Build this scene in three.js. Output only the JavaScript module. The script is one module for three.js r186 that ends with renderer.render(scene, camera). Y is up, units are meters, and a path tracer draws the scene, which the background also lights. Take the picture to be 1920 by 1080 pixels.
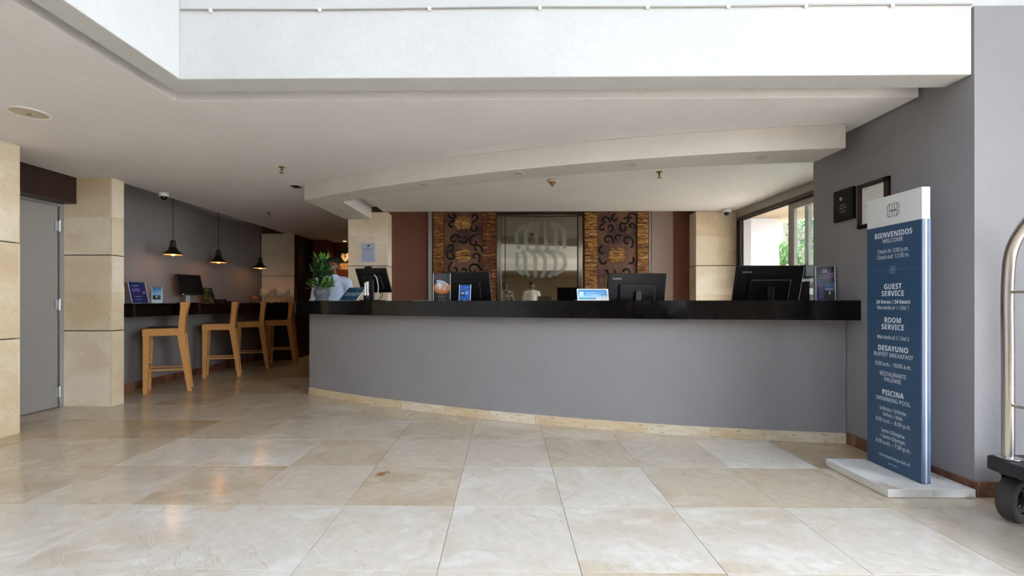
import * as THREE from 'three';
import { RoundedBoxGeometry } from 'three/addons/geometries/RoundedBoxGeometry.js';
import { mergeGeometries } from 'three/addons/utils/BufferGeometryUtils.js';
import { MarchingCubes } from 'three/addons/objects/MarchingCubes.js';
import { RectAreaLightUniformsLib } from 'three/addons/lights/RectAreaLightUniformsLib.js';

// ───────────────────────── camera, sky, exposure ─────────────────────────
const scene = new THREE.Scene();
const camera = new THREE.PerspectiveCamera(2 * Math.atan(540 / 850) * 180 / Math.PI, 1920 / 1080, 0.05, 200);
camera.position.set(0, 1.13, 0);
camera.rotation.y = 0.0123;
camera.setViewOffset(1920, 1080, 22, -26, 1920, 1080);      // the lens is shifted, verticals stay upright
const renderer = new THREE.WebGLRenderer({ antialias: true });
renderer.toneMapping = THREE.LinearToneMapping;
renderer.toneMappingExposure = 1.97;
renderer.shadowMap.enabled = true;
RectAreaLightUniformsLib.init();
scene.background = new THREE.Color(0.83, 0.905, 1.0);       // even, bright, hazy sky; the atrium stands under a translucent roof
scene.backgroundIntensity = 10.0;

// ───────────────────────── helpers ─────────────────────────
let seed = 7;
const rnd = () => { seed = (seed + 0x6d2b79f5) | 0; let t = Math.imul(seed ^ (seed >>> 15), 1 | seed); t = (t + Math.imul(t ^ (t >>> 7), 61 | t)) ^ t; return ((t ^ (t >>> 14)) >>> 0) / 4294967296; };
const rr = (a, b) => a + (b - a) * rnd();
const V = (x, y, d) => new THREE.Vector3(x, y, -d);          // d = distance into the room (depth)
const used = {};
const numbered = (n) => { const k = used[n] = (used[n] ?? -1) + 1; return k ? n + '_' + String(k).padStart(3, '0') : n; };
function mesh(name, geo, mat, parent, label) {
  const m = new THREE.Mesh(geo, mat); m.name = parent ? name : numbered(name); m.castShadow = m.receiveShadow = true;
  if (label) m.userData.label = label;
  (parent || scene).add(m); return m;
}
function thing(name, label, category, pos = [0, 0, 0], turn = 0, group) {
  const o = new THREE.Group(); o.name = numbered(name); o.position.copy(V(...pos)); o.rotation.y = turn;
  o.userData = { label, category }; if (group) o.userData.group = group; scene.add(o); return o;
}
function tag(o, label, category, group) { Object.assign(o.userData, { label, category }); if (group) o.userData.group = group; return o; }
function struct(name, geo, mat, parent) { const m = mesh(name, geo, mat, parent); if (!parent) m.userData.kind = 'structure'; return m; }
const stuff = (m) => { m.userData.kind = 'stuff'; return m; };
function copyOf(src, pos, turn, label) {
  const c = src.clone(); c.name = numbered(src.name.replace(/_\d{3}$/, '')); c.userData = { ...src.userData };
  if (label) c.userData.label = label;
  if (pos) c.position.copy(V(...pos)); if (turn !== undefined) c.rotation.y = turn; scene.add(c); return c;
}
// texture coordinates in metres, from the way each face points
function muv(g, s = 1, ou = 0, ov = 0) {
  g = g.index ? g.toNonIndexed() : g; const p = g.attributes.position, uv = new Float32Array(p.count * 2), a = new THREE.Vector3(), b = new THREE.Vector3(), c = new THREE.Vector3();
  for (let i = 0; i < p.count; i += 3) {
    a.fromBufferAttribute(p, i); b.fromBufferAttribute(p, i + 1).sub(a); c.fromBufferAttribute(p, i + 2).sub(a); b.cross(c);
    const n = [Math.abs(b.x), Math.abs(b.y), Math.abs(b.z)];
    for (let k = i; k < i + 3; k++) {
      const x = p.getX(k), y = p.getY(k), z = p.getZ(k);
      const [u, v] = n[1] >= n[0] && n[1] >= n[2] ? [x, z] : n[0] > n[2] ? [z, y] : [x, y];
      uv[k * 2] = u * s + ou; uv[k * 2 + 1] = v * s + ov;
    }
  }
  g.setAttribute('uv', new THREE.BufferAttribute(uv, 2)); return g;
}
const box = (x0, x1, y0, y1, d0, d1, s = 1) => muv(new THREE.BoxGeometry(x1 - x0, y1 - y0, d1 - d0).translate((x0 + x1) / 2, (y0 + y1) / 2, -(d0 + d1) / 2), s, rr(0, 3), rr(0, 3));
const rbox = (w, h, t, r = 0.005, x = 0, y = 0, z = 0, seg = 2) => new RoundedBoxGeometry(w, h, t, seg, Math.min(r, w / 2.01, h / 2.01, t / 2.01)).translate(x, y, z);
const rboxD = (x0, x1, y0, y1, d0, d1, r = 0.004, s = 1) => muv(rbox(x1 - x0, y1 - y0, d1 - d0, r, (x0 + x1) / 2, (y0 + y1) / 2, -(d0 + d1) / 2), s, rr(0, 3), rr(0, 3));
function prism(pts, y0, y1, s = 1, bevel = 0) {              // outline in (x, depth), raised from y0 to y1
  const sh = new THREE.Shape(pts.map(([x, d]) => new THREE.Vector2(x, d)));
  const g = new THREE.ExtrudeGeometry(sh, { depth: y1 - y0 - 2 * bevel, bevelEnabled: bevel > 0, bevelThickness: bevel, bevelSize: bevel, bevelOffset: -bevel, bevelSegments: 2, curveSegments: 1 });
  g.rotateX(-Math.PI / 2).translate(0, y0 + bevel, 0); return muv(g, s);
}
function arcPts(cx, cd, R0, R1, x0, x1, n = 48) {            // ring sector, R1 the edge towards the lobby; x0..x1 measured on R1
  const t0 = Math.asin((x0 - cx) / R1), t1 = Math.asin((x1 - cx) / R1), P = [];
  for (let i = 0; i <= n; i++) { const t = t0 + (t1 - t0) * i / n; P.push([cx + R1 * Math.sin(t), cd - R1 * Math.cos(t)]); }
  for (let i = n; i >= 0; i--) { const t = t0 + (t1 - t0) * i / n; P.push([cx + R0 * Math.sin(t), cd - R0 * Math.cos(t)]); }
  return P;
}
// a ring sector with smooth curved faces and metre uv
function arcSolid(cx, cd, R0, R1, t0, t1, y0, y1, n = 40) {
  const pos = [], nor = [], uv = [], idx = [];
  const quad = (P, N, U) => { const b = pos.length / 3; P.forEach((p, i) => { pos.push(p[0], p[1], -p[2]); nor.push(N[i][0], N[i][1], -N[i][2]); uv.push(U[i][0], U[i][1]); }); idx.push(b, b + 1, b + 2, b, b + 2, b + 3); };
  const pt = (R, t, y) => [cx + R * Math.sin(t), y, cd - R * Math.cos(t)], up = [0, 1, 0], dn = [0, -1, 0];
  for (let i = 0; i < n; i++) {
    const a = t0 + (t1 - t0) * i / n, b = t0 + (t1 - t0) * (i + 1) / n, na = [Math.sin(a), 0, -Math.cos(a)], nb = [Math.sin(b), 0, -Math.cos(b)], ia = [-na[0], 0, -na[2]], ib = [-nb[0], 0, -nb[2]], ua = a * R1, ub = b * R1;
    quad([pt(R1, a, y0), pt(R1, b, y0), pt(R1, b, y1), pt(R1, a, y1)], [na, nb, nb, na], [[ua, y0], [ub, y0], [ub, y1], [ua, y1]]);
    quad([pt(R0, b, y0), pt(R0, a, y0), pt(R0, a, y1), pt(R0, b, y1)], [ib, ia, ia, ib], [[ub, y0], [ua, y0], [ua, y1], [ub, y1]]);
    quad([pt(R1, a, y1), pt(R1, b, y1), pt(R0, b, y1), pt(R0, a, y1)], [up, up, up, up], [[ua, R1], [ub, R1], [ub, R0], [ua, R0]]);
    quad([pt(R0, a, y0), pt(R0, b, y0), pt(R1, b, y0), pt(R1, a, y0)], [dn, dn, dn, dn], [[ua, R0], [ub, R0], [ub, R1], [ua, R1]]);
  }
  for (const [t, s] of [[t0, -1], [t1, 1]]) {
    const n0 = [s * Math.cos(t), 0, s * Math.sin(t)], P = [pt(R0, t, y0), pt(R1, t, y0), pt(R1, t, y1), pt(R0, t, y1)], U = [[R0, y0], [R1, y0], [R1, y1], [R0, y1]];
    s < 0 ? quad(P, [n0, n0, n0, n0], U) : quad(P.reverse(), [n0, n0, n0, n0], U.reverse());
  }
  const g = new THREE.BufferGeometry(); g.setAttribute('position', new THREE.Float32BufferAttribute(pos, 3)); g.setAttribute('normal', new THREE.Float32BufferAttribute(nor, 3)); g.setAttribute('uv', new THREE.Float32BufferAttribute(uv, 2)); g.setIndex(idx); return g;
}
const tube = (pts, r, n = 24, seg = 8, closed = false) => new THREE.TubeGeometry(new THREE.CatmullRomCurve3(pts.map((p) => p.isVector3 ? p : new THREE.Vector3(...p)), closed), n, r, seg, closed);
const cyl = (r0, r1, h, x = 0, y = 0, z = 0, n = 24) => new THREE.CylinderGeometry(r0, r1, h, n).translate(x, y, z);
const lathe = (pts, n = 40) => new THREE.LatheGeometry(pts.map((p) => new THREE.Vector2(...p)), n);
const merge = (gs) => mergeGeometries(gs.map((g) => { g = g.index ? g.toNonIndexed() : g; for (const k of Object.keys(g.attributes)) if (!['position', 'normal', 'uv', 'color'].includes(k)) g.deleteAttribute(k); return g; }));
function bar(a, b, w0, h0, w1 = w0, h1 = h0) {               // a tapered square bar from a to b (y mostly up)
  const g = new THREE.BoxGeometry(1, 1, 1, 1, 4, 1), p = g.attributes.position, A = new THREE.Vector3(...a), B = new THREE.Vector3(...b);
  for (let i = 0; i < p.count; i++) { const t = p.getY(i) + 0.5, c = A.clone().lerp(B, t); p.setXYZ(i, c.x + p.getX(i) * (w0 + (w1 - w0) * t), c.y, c.z + p.getZ(i) * (h0 + (h1 - h0) * t)); }
  g.computeVertexNormals(); return muv(g);
}

// ───────────────────────── textures ─────────────────────────
const hash = (x, y, s) => { let h = Math.imul(x, 374761393) + Math.imul(y, 668265263) + Math.imul(s, 2147483647 ^ 0x1b873593); h = Math.imul(h ^ (h >>> 13), 1274126177); return ((h ^ (h >>> 16)) >>> 0) / 4294967296; };
const sm = (t) => t * t * (3 - 2 * t);
function vn(x, y, px, py, s) {                               // tiling value noise
  const xi = Math.floor(x), yi = Math.floor(y), fx = sm(x - xi), fy = sm(y - yi), w = (a, m) => ((a % m) + m) % m;
  const x0 = w(xi, px), x1 = w(xi + 1, px), y0 = w(yi, py), y1 = w(yi + 1, py);
  const a = hash(x0, y0, s), b = hash(x1, y0, s), c = hash(x0, y1, s), d = hash(x1, y1, s);
  return a + (b - a) * fx + (c - a + (a - b - c + d) * fx) * fy;
}
function fbm(u, v, f, o, s, fy = f) { let a = 0.5, r = 0, t = 0; for (let i = 0; i < o; i++) { r += a * vn(u * f, v * fy, f, fy, s + i); t += a; a *= 0.52; f *= 2; fy *= 2; } return r / t; }
const cl = (x, a = 0, b = 1) => Math.min(b, Math.max(a, x)), step = (a, b, x) => sm(cl((x - a) / (b - a)));
function tex(n, fn, srgb = true, m = n) {
  const d = new Uint8Array(n * m * 4);
  for (let j = 0; j < m; j++) for (let i = 0; i < n; i++) { const c = fn(i / n, j / m), k = (j * n + i) * 4; d[k] = cl(c[0], 0, 255); d[k + 1] = cl(c[1], 0, 255); d[k + 2] = cl(c[2], 0, 255); d[k + 3] = 255; }
  const t = new THREE.DataTexture(d, n, m); t.wrapS = t.wrapT = THREE.RepeatWrapping; t.magFilter = THREE.LinearFilter; t.minFilter = THREE.LinearMipmapLinearFilter; t.generateMipmaps = true;
  if (srgb) t.colorSpace = THREE.SRGBColorSpace; t.needsUpdate = true; return t;
}
const rep = (t, u, v = u) => { const c = t.clone(); c.repeat.set(u, v); c.needsUpdate = true; return c; };
const lerp3 = (a, b, t) => [a[0] + (b[0] - a[0]) * t, a[1] + (b[1] - a[1]) * t, a[2] + (b[2] - a[2]) * t];
const marble = (u, v) => {
  const wx = fbm(u, v, 4, 4, 11) - 0.5, wy = fbm(u, v, 4, 4, 31) - 0.5, U = u + wx * 0.18, W = v + wy * 0.18;
  const cloud = fbm(U, W, 3, 5, 51, 7), fine = fbm(u, v, 40, 4, 71), band = fbm(U + W * 2, W - U, 5, 4, 91, 9);
  let c = lerp3([216, 206, 191], [199, 181, 156], step(0.5, 0.78, cloud) * 0.6);
  c = lerp3(c, [230, 225, 216], step(0.52, 0.75, band) * 0.6);
  c = lerp3(c, [205, 180, 162], step(0.6, 0.8, fbm(U, W, 6, 4, 131)) * 0.35);
  for (const [f, fy, s, w, k, a] of [[2, 5, 201, 0.0045, 0.4, [146, 122, 96]], [5, 2, 221, 0.004, 0.28, [152, 128, 100]], [3, 9, 241, 0.004, 0.22, [160, 134, 104]], [6, 3, 261, 0.02, 0.28, [240, 236, 229]]]) {
    const r = Math.abs(fbm(U + W, W - U + 2 * u, f, 6, s, fy) - 0.5); c = lerp3(c, a, (1 - step(0, w, r)) * k * step(0.38, 0.62, fbm(u, v, 4, 3, s + 9)));
  }
  const f = (fine - 0.5) * 16; return [c[0] + f, c[1] + f, c[2] + f];
};
const marbleTex = tex(1024, marble);
const stoneTex = tex(512, (u, v) => {
  const a = fbm(u, v, 3, 5, 3, 5), b = fbm(u, v, 8, 4, 13, 22), p = fbm(u, v, 90, 2, 23); let c = lerp3([232, 217, 193], [220, 200, 171], step(0.3, 0.75, a));
  c = lerp3(c, [238, 227, 209], step(0.55, 0.8, b) * 0.4); if (p > 0.8) c = lerp3(c, [176, 152, 120], 0.22); const f = (fbm(u, v, 128, 2, 43) - 0.5) * 14; return [c[0] + f, c[1] + f, c[2] + f];
});
const plasterTex = tex(512, (u, v) => { const a = fbm(u, v, 5, 4, 5), b = fbm(u, v, 60, 3, 15), s = 246 + (a - 0.5) * 9 + (b - 0.5) * 7; return [s, s, s * 0.995]; });
const plasterBump = tex(512, (u, v) => { const s = fbm(u, v, 48, 4, 25) * 255; return [s, s, s]; }, false);
const travTex = tex(512, (u, v) => {
  const a = fbm(u, v, 3, 5, 7, 12), b = fbm(u, v, 8, 4, 17, 60); let c = lerp3([222, 209, 186], [206, 186, 154], step(0.4, 0.75, a)); if (b > 0.73) c = lerp3(c, [104, 84, 64], 0.55 * step(0.73, 0.79, b)); const f = (fbm(u, v, 90, 2, 27) - 0.5) * 14; return [c[0] + f, c[1] + f, c[2] + f];
});
const redStoneTex = tex(256, (u, v) => { const a = fbm(u, v, 5, 5, 9, 3), b = fbm(u, v, 30, 3, 19); let c = lerp3([150, 106, 80], [98, 62, 46], step(0.35, 0.7, a)); c = lerp3(c, [176, 140, 112], step(0.6, 0.8, b) * 0.5); return c; });
const woodTex = (A, B, s) => tex(256, (u, v) => { const w = fbm(u, v, 2, 3, s, 2) * 0.5, g = fbm(u + w * 0.2, v, 40, 4, s + 3, 3), k = fbm(u, v, 4, 3, s + 6, 2); const c = lerp3(A, B, cl(g * 0.8 + k * 0.4 - 0.1)); return c; });
const darkWoodTex = woodTex([58, 34, 26], [30, 17, 14], 400), redWoodTex = woodTex([128, 72, 42], [82, 42, 24], 430), boardTex = woodTex([140, 96, 58], [70, 44, 34], 470);
const weaveMap = tex(128, (u, v) => { const i = Math.floor(u * 16), j = Math.floor(v * 16), g = fbm(u, v, 48, 2, 715) - 0.5, c = lerp3([178, 122, 62], [212, 156, 88], hash(i, j, 3)); return [c[0] + g * 16, c[1] + g * 14, c[2] + g * 10]; });   // strands differ in tone; the relief is in the bump
const weaveBump = tex(128, (u, v) => { const n = 16, i = Math.floor(u * n), j = Math.floor(v * n), o = (i + j) % 2, fu = u * n % 1, fv = v * n % 1, h = Math.sin(Math.PI * (o ? fv : fu)) * 255; return [h, h, h]; }, false);
const graniteTex = tex(256, (u, v) => { const b = fbm(u, v, 64, 3, 61), a = fbm(u, v, 6, 4, 67), s = 14 + (b > 0.68 ? 14 : 0) + a * 9; return [s, s * 0.95, s * 0.97]; });
const hammered = tex(256, (u, v) => { const s = fbm(u, v, 24, 3, 81) * 255; return [s, s, s]; }, false);
const graniteGreyTex = tex(256, (u, v) => { const b = fbm(u, v, 50, 3, 161), s = 96 + (b - 0.5) * 150; return [s * 0.97, s, s * 1.06]; });
const artTex = tex(256, (u, v) => { const a = fbm(u, v, 3, 5, 301, 6), b = fbm(u, v, 5, 4, 331), g = fbm(u, v, 30, 3, 341, 5); let c = lerp3([112, 76, 58], [72, 44, 40], step(0.35, 0.7, a)); c = lerp3(c, [150, 108, 50], step(0.55, 0.75, b) * (0.35 + 0.5 * step(0.45, 0.1, v))); const f = (g - 0.5) * 30; return [c[0] + f, c[1] + f, c[2] + f]; });

const wornTex = tex(256, (u, v) => { const a = fbm(u, v, 6, 5, 501), b = fbm(u, v, 3, 4, 521); let c = [226, 222, 215]; c = lerp3(c, [176, 152, 126], step(0.62, 0.74, a) * 0.6); return lerp3(c, [206, 198, 188], step(0.5, 0.7, b) * 0.5); });
const std = (o) => new THREE.MeshStandardMaterial(o), phys = (o) => new THREE.MeshPhysicalMaterial(o);
const M = {
  white: std({ color: '#d3d3d2', map: rep(plasterTex, 0.7), roughness: 0.9, bumpMap: rep(plasterBump, 1.5), bumpScale: 0.0012 }),
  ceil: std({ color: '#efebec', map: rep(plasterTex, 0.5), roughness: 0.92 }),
  cream: std({ color: '#efe9e4', map: rep(plasterTex, 0.5), roughness: 0.92 }),
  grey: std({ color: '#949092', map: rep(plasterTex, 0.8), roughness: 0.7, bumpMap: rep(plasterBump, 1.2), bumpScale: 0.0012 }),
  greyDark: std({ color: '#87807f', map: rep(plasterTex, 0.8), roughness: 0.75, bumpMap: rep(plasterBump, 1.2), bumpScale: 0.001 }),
  mauve: std({ color: '#704535', map: rep(plasterTex, 0.8), roughness: 0.8 }),
  stone: std({ map: rep(stoneTex, 0.8), roughness: 0.55, bumpMap: rep(plasterBump, 2), bumpScale: 0.0008 }),
  stone2: std({ map: rep(stoneTex, 0.6), color: '#f6f0e4', roughness: 0.55, bumpMap: rep(plasterBump, 2), bumpScale: 0.0008 }),
  joint: std({ color: '#4c4238', roughness: 0.95 }),
  grout: std({ color: '#b09c80', roughness: 0.9 }),
  trav: std({ map: rep(travTex, 1.6), roughness: 0.5 }), trav2: std({ map: rep(travTex, 1.3), color: '#f8efe0', roughness: 0.5 }),
  redStone: std({ map: rep(redStoneTex, 2.2), roughness: 0.5 }), redStone2: std({ map: rep(redStoneTex, 1.7), color: '#e2cfc2', roughness: 0.5 }),
  darkWood: std({ map: rep(darkWoodTex, 1.2), roughness: 0.42 }), redWood: std({ map: rep(redWoodTex, 1.1), roughness: 0.5 }), board: std({ map: rep(boardTex, 1.3), roughness: 0.7 }),
  granite: phys({ map: rep(graniteTex, 2), roughness: 0.09, ior: 1.5, specularIntensity: 0.6 }), granite2: phys({ map: rep(graniteTex, 1.7), color: '#c9bfc4', roughness: 0.13, ior: 1.5, specularIntensity: 0.6 }), granite3: phys({ map: rep(graniteTex, 2.3), color: '#a9a9ad', roughness: 0.07, ior: 1.5, specularIntensity: 0.6 }),
  doorGrey: std({ color: '#8d8884', roughness: 0.5, metalness: 0.0 }), alu: std({ color: '#b9bbbd', roughness: 0.35, metalness: 0.9 }), aluDull: std({ color: '#a7a49d', roughness: 0.5, metalness: 0.55 }),
  steel: std({ color: '#c9c4bd', roughness: 0.24, metalness: 1 }), bronze: std({ color: '#4a4238', roughness: 0.4, metalness: 0.7 }),
  rattan: std({ map: rep(weaveMap, 9), bumpMap: rep(weaveBump, 9), bumpScale: 0.0018, roughness: 0.62 }), seatDark: std({ color: '#241a14', roughness: 0.8 }),
  blackPlastic: std({ color: '#0b0b0d', roughness: 0.42 }), blackGloss: phys({ color: '#060607', roughness: 0.12 }), blackMatt: std({ color: '#101011', roughness: 0.75 }), iron: std({ color: '#140f0d', roughness: 0.6, metalness: 0.4 }),
  whitePlastic: std({ color: '#e8e6e0', roughness: 0.45 }), ivory: std({ color: '#d9cdb0', roughness: 0.5 }), brass: std({ color: '#9a7d45', roughness: 0.35, metalness: 0.9 }),
  rubber: std({ color: '#45423f', roughness: 0.85 }), deckBlack: std({ color: '#24262b', roughness: 0.6, bumpMap: rep(hammered, 8), bumpScale: 0.001 }),
  glass: phys({ color: '#f8fbfa', transmission: 1, thickness: 0, roughness: 0, ior: 1.5 }), acrylic: phys({ color: '#f4f8fa', transmission: 1, thickness: 0, roughness: 0.03, ior: 1.49, specularIntensity: 0.4 }),
  bronzeGlass: std({ color: '#8c8578', metalness: 1, roughness: 0.03 }), mirrorTrim: std({ color: '#7d776c', metalness: 1, roughness: 0.12 }), plaqueBlack: phys({ color: '#070708', roughness: 0.6, specularIntensity: 0.3 }),
  signWhite: std({ color: '#c6c5d0', roughness: 0.4 }), signBlue: std({ color: '#4d6884', roughness: 0.35 }), baseWhite: std({ map: rep(wornTex, 1.6), roughness: 0.5 }),
  frameRed: std({ map: rep(darkWoodTex, 3), color: '#e8484c', roughness: 0.3 }), potStone: std({ map: rep(graniteGreyTex, 2), bumpMap: rep(hammered, 3), bumpScale: 0.004, roughness: 0.6 }),
  soil: std({ color: '#2a1d14', roughness: 1 }), leaf: phys({ color: '#2f6b2b', roughness: 0.5, transmission: 0.3, thickness: 0, side: THREE.DoubleSide }), leafLight: phys({ color: '#6f9d3c', roughness: 0.5, transmission: 0.35, thickness: 0, side: THREE.DoubleSide }), leafDark: phys({ color: '#1d4520', roughness: 0.45, transmission: 0.25, thickness: 0, side: THREE.DoubleSide }),
  outLeaf: phys({ color: '#35581a', roughness: 0.8, transmission: 0.2, thickness: 0, side: THREE.DoubleSide }), trunk: std({ color: '#a58d78', roughness: 0.9 }), terrace: std({ color: '#b3aa9c', roughness: 0.8 }), gardenWall: std({ color: '#4a4138', map: rep(plasterTex, 0.5), roughness: 0.9 }),
  skin: std({ color: '#6d3f2a', roughness: 0.55 }), hair: std({ color: '#0f0b0a', roughness: 0.8 }), shirt: std({ color: '#b9c4dd', roughness: 0.85 }), trousers: std({ color: '#1d2230', roughness: 0.9 }),
  skylight: phys({ color: '#8f9296', transmission: 1, thickness: 0, roughness: 1, side: THREE.DoubleSide }),
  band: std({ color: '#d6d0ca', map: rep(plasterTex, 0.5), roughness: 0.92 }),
  screenDark: phys({ color: '#050506', roughness: 0.5, specularIntensity: 0.5 }), soffit: std({ color: '#a8947e', map: rep(plasterTex, 0.5), roughness: 0.9 }), terraceWall: std({ color: '#c4c2c0', map: rep(plasterTex, 0.5), roughness: 0.9 }), taupe: std({ color: '#8a7c68', roughness: 0.85 }), litBeige: std({ color: '#a28b7d', map: rep(plasterTex, 0.8), roughness: 0.8 }),
  paper: std({ color: '#eceae6', roughness: 0.8 }), fishBlue: std({ color: '#8fa9bb', roughness: 0.5 }), fishCream: std({ color: '#cfc6b4', roughness: 0.55 }), fishOrange: std({ color: '#b0765a', roughness: 0.6 }), lightWood: std({ map: rep(boardTex, 3), color: '#ffe9cf', roughness: 0.6 }),
};
const lampGlow = (hex, k) => std({ color: '#ffffff', emissive: hex, emissiveIntensity: k, roughness: 0.5 });
function canvasMat(w, h, draw, o = {}) {
  const c = document.createElement('canvas'); c.width = w; c.height = h; draw(c.getContext('2d'), w, h);
  const t = new THREE.CanvasTexture(c); t.colorSpace = THREE.SRGBColorSpace; t.magFilter = THREE.LinearFilter; t.anisotropy = 8; return std({ map: t, roughness: 0.45, ...o });
}
// rows of marks like small print that cannot be read from here
function smallPrint(c, x, y, w, h, color) { c.fillStyle = color; for (let a = 0; a < w;) { const n = rr(0.35, 0.8) * h; c.fillRect(x + a, y - h * rr(0.7, 1), n * 0.55, h * rr(0.6, 1)); a += n * (rnd() < 0.16 ? 1.9 : 1); } }
// a thin printed sheet, its face towards +z, its bottom edge at y = 0
const sheet = (name, w, h, mat, parent, x = 0, y = 0, z = 0) => mesh(name, new THREE.PlaneGeometry(w, h).translate(x, y + h / 2, z), mat, parent);

// ───────────────────────── the setting: floor ─────────────────────────
const PITCH = 0.603, FX = -0.288, FD = 1.9;                  // the tile grid
const floor = struct('floor', prism([[-8.2, -12.2], [8.2, -12.2], [8.2, 2.9], [3.45, 2.9], [3.45, 10.7], [-8.2, 10.7]], -0.25, -0.006), M.grout);
{
  const tones = ['#ffffff', '#f5f0ea', '#eee6da', '#e2d2ba'], mats = tones.map((c) => [0, 1, 2, 3, 4].map((k) => {
    const t = marbleTex.clone(); t.center.set(0.5, 0.5); t.rotation = k % 2 ? Math.PI / 2 : k > 2 ? Math.PI : 0; t.repeat.set(0.42, 0.42); t.offset.set(0.23 * k + 0.1, 0.37 * k + 0.05); t.needsUpdate = true;
    return std({ map: t, color: c, roughness: 0.16 });
  }));
  const tg = new RoundedBoxGeometry(PITCH - 0.0025, 0.02, PITCH - 0.0025, 1, 0.0012); tg.translate(0, -0.01, 0);
  const forced = { '0,1': 0, '1,1': 0, '-1,1': 2, '-2,1': 1, '-3,1': 2, '-4,1': 1, '2,1': 2, '3,1': 2, '4,1': 2, '1,2': 2, '2,2': 1, '3,2': 0, '0,2': 1, '-1,2': 1, '-2,2': 2, '-3,2': 0, '-4,2': 0, '4,2': 3, '1,-1': 2, '4,0': 1, '5,1': 3, '1,3': 1, '2,3': 1, '-2,3': 1, '-1,3': 2 };
  for (let j = -1; j <= 10; j++) for (let i = -8; i <= 5; i++) {
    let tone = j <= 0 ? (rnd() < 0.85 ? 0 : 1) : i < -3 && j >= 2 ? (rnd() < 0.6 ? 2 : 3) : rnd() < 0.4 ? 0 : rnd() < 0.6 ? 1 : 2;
    if (forced[i + ',' + j] !== undefined) tone = forced[i + ',' + j];
    const x = FX + PITCH * (i + 0.5), d = FD + PITCH * (j + 0.5), m = mesh('tile', tg, mats[tone][Math.floor(rnd() * 5)], floor);
    m.position.set(x, rr(-0.0004, 0), -d); m.rotation.y = rnd() < 0.5 ? Math.PI : 0;
  }
  // the tile with the rusty stain
  const st = floor.children.find((m) => Math.abs(m.position.x - (FX - PITCH * 0.5)) < 0.01 && Math.abs(-m.position.z - (FD + PITCH * 1.5)) < 0.01);
  st.rotation.y = 0; st.geometry = muv(tg.clone(), 1 / PITCH, 0.5, 0.5); st.userData.label = 'tile with a brown stain';
  st.material = std({ roughness: 0.16, color: tones[2], map: tex(512, (u, v) => { let c = marble(0.42 * u + 0.31, 0.42 * v + 0.2); const x = u - 0.13, y = 0.235 - v, q = Math.hypot(x / 0.085, (y - x * 0.5) / 0.07) + (fbm(u, v, 24, 4, 611) - 0.5) * 1.5; return lerp3(c, [150, 108, 60], (1 - step(0.35, 1.0, q)) * 0.75); }) });
  const rest = [];
  for (let j = -24; j <= 14; j++) for (let i = -13; i <= 13; i++) {
    if (j >= -1 && j <= 10 && i >= -8 && i <= 5) continue;
    const x = FX + PITCH * (i + 0.5), d = FD + PITCH * (j + 0.5);
    if (Math.abs(x) > 8 || d < -12 || d > 10.4 || (x > 3.4 && d > 2.6)) continue;
    rest.push(muv(new THREE.BoxGeometry(PITCH - 0.0025, 0.02, PITCH - 0.0025), 0.7, i * 0.37, j * 0.61).translate(x, -0.01, -d));
  }
  stuff(mesh('distant_floor_tiles', merge(rest), std({ map: rep(marbleTex, 1), color: '#f6efe4', roughness: 0.16 }), floor));
}

// ───────────────────────── ceilings, atrium fascias, roof ─────────────────────────
const CH = 2.47;
struct('ceiling', prism([[-8, 0.9], [-2.2, 0.9], [-2.2, 3.0], [2.7, 3.0], [2.7, 4.06], [3.3, 4.06], [3.3, 10.5], [-4.32, 10.5], [-4.32, 5.0], [-8, 5.0]], CH, CH + 0.12, 1, 0.004), M.ceil);
struct('ceiling_3', prism([[-8, -12], [8, -12], [8, -6], [-8, -6]], CH, CH + 0.12), M.taupe);
struct('ceiling_2', prism([...Array.from({ length: 25 }, (_, i) => { const x = -1.72 + 4.42 * i / 24; return [x, 13.95 - Math.sqrt(10.256 ** 2 - (x - 3.397) ** 2)]; }), [2.7, 4.06], [3.215, 4.06], [3.215, 6.352], [-1.72, 6.352]], 2.395, CH, 1, 0.003), M.cream);   // lower ceiling over the staff side
struct('roof_slab', prism([[-8.2, 0.75], [-2.0, 0.75], [-2.0, 2.78], [2.7, 2.78], [2.7, 2.92], [3.5, 2.92], [3.5, 10.8], [-8.2, 10.8]], 2.75, 2.95), M.cream);
struct('roof_slab_2', prism([[-8.2, -12.2], [8.2, -12.2], [8.2, -5.9], [-8.2, -5.9]], 2.75, 2.95), M.cream);
const FT = 4.3;                                              // top of the atrium parapets
struct('trim_1', rboxD(-2.09, 2.715, 2.455, FT, 2.675, 2.84, 0.006), M.white);
struct('trim_2', rboxD(-2.09, -1.94, 2.455, FT, 0.8, 2.674, 0.006), M.white);
struct('trim_3', rboxD(-8.0, 4.56, 2.455, FT, -6.1, -5.955, 0.006), M.white);
struct('trim_4', rboxD(4.41, 4.56, 3.4, FT, -5.95, 0.89, 0.006), M.white);
struct('wall_added_shade', box(4.41, 4.6, 0, FT, 0.9, 2.655), M.grey);  // unseen wall added to keep side light off the right wall front
struct('trim_5', rboxD(2.72, 4.56, 2.853, FT, 2.69, 2.84, 0.006), M.white);
struct('trim_8', rboxD(-8.0, -2.091, 2.455, FT, 0.75, 0.9, 0.006), M.white);
struct('atrium_roof', box(-8.2, 4.56, FT + 0.001, FT + 0.02, -6.1, 2.85), M.skylight);
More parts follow.
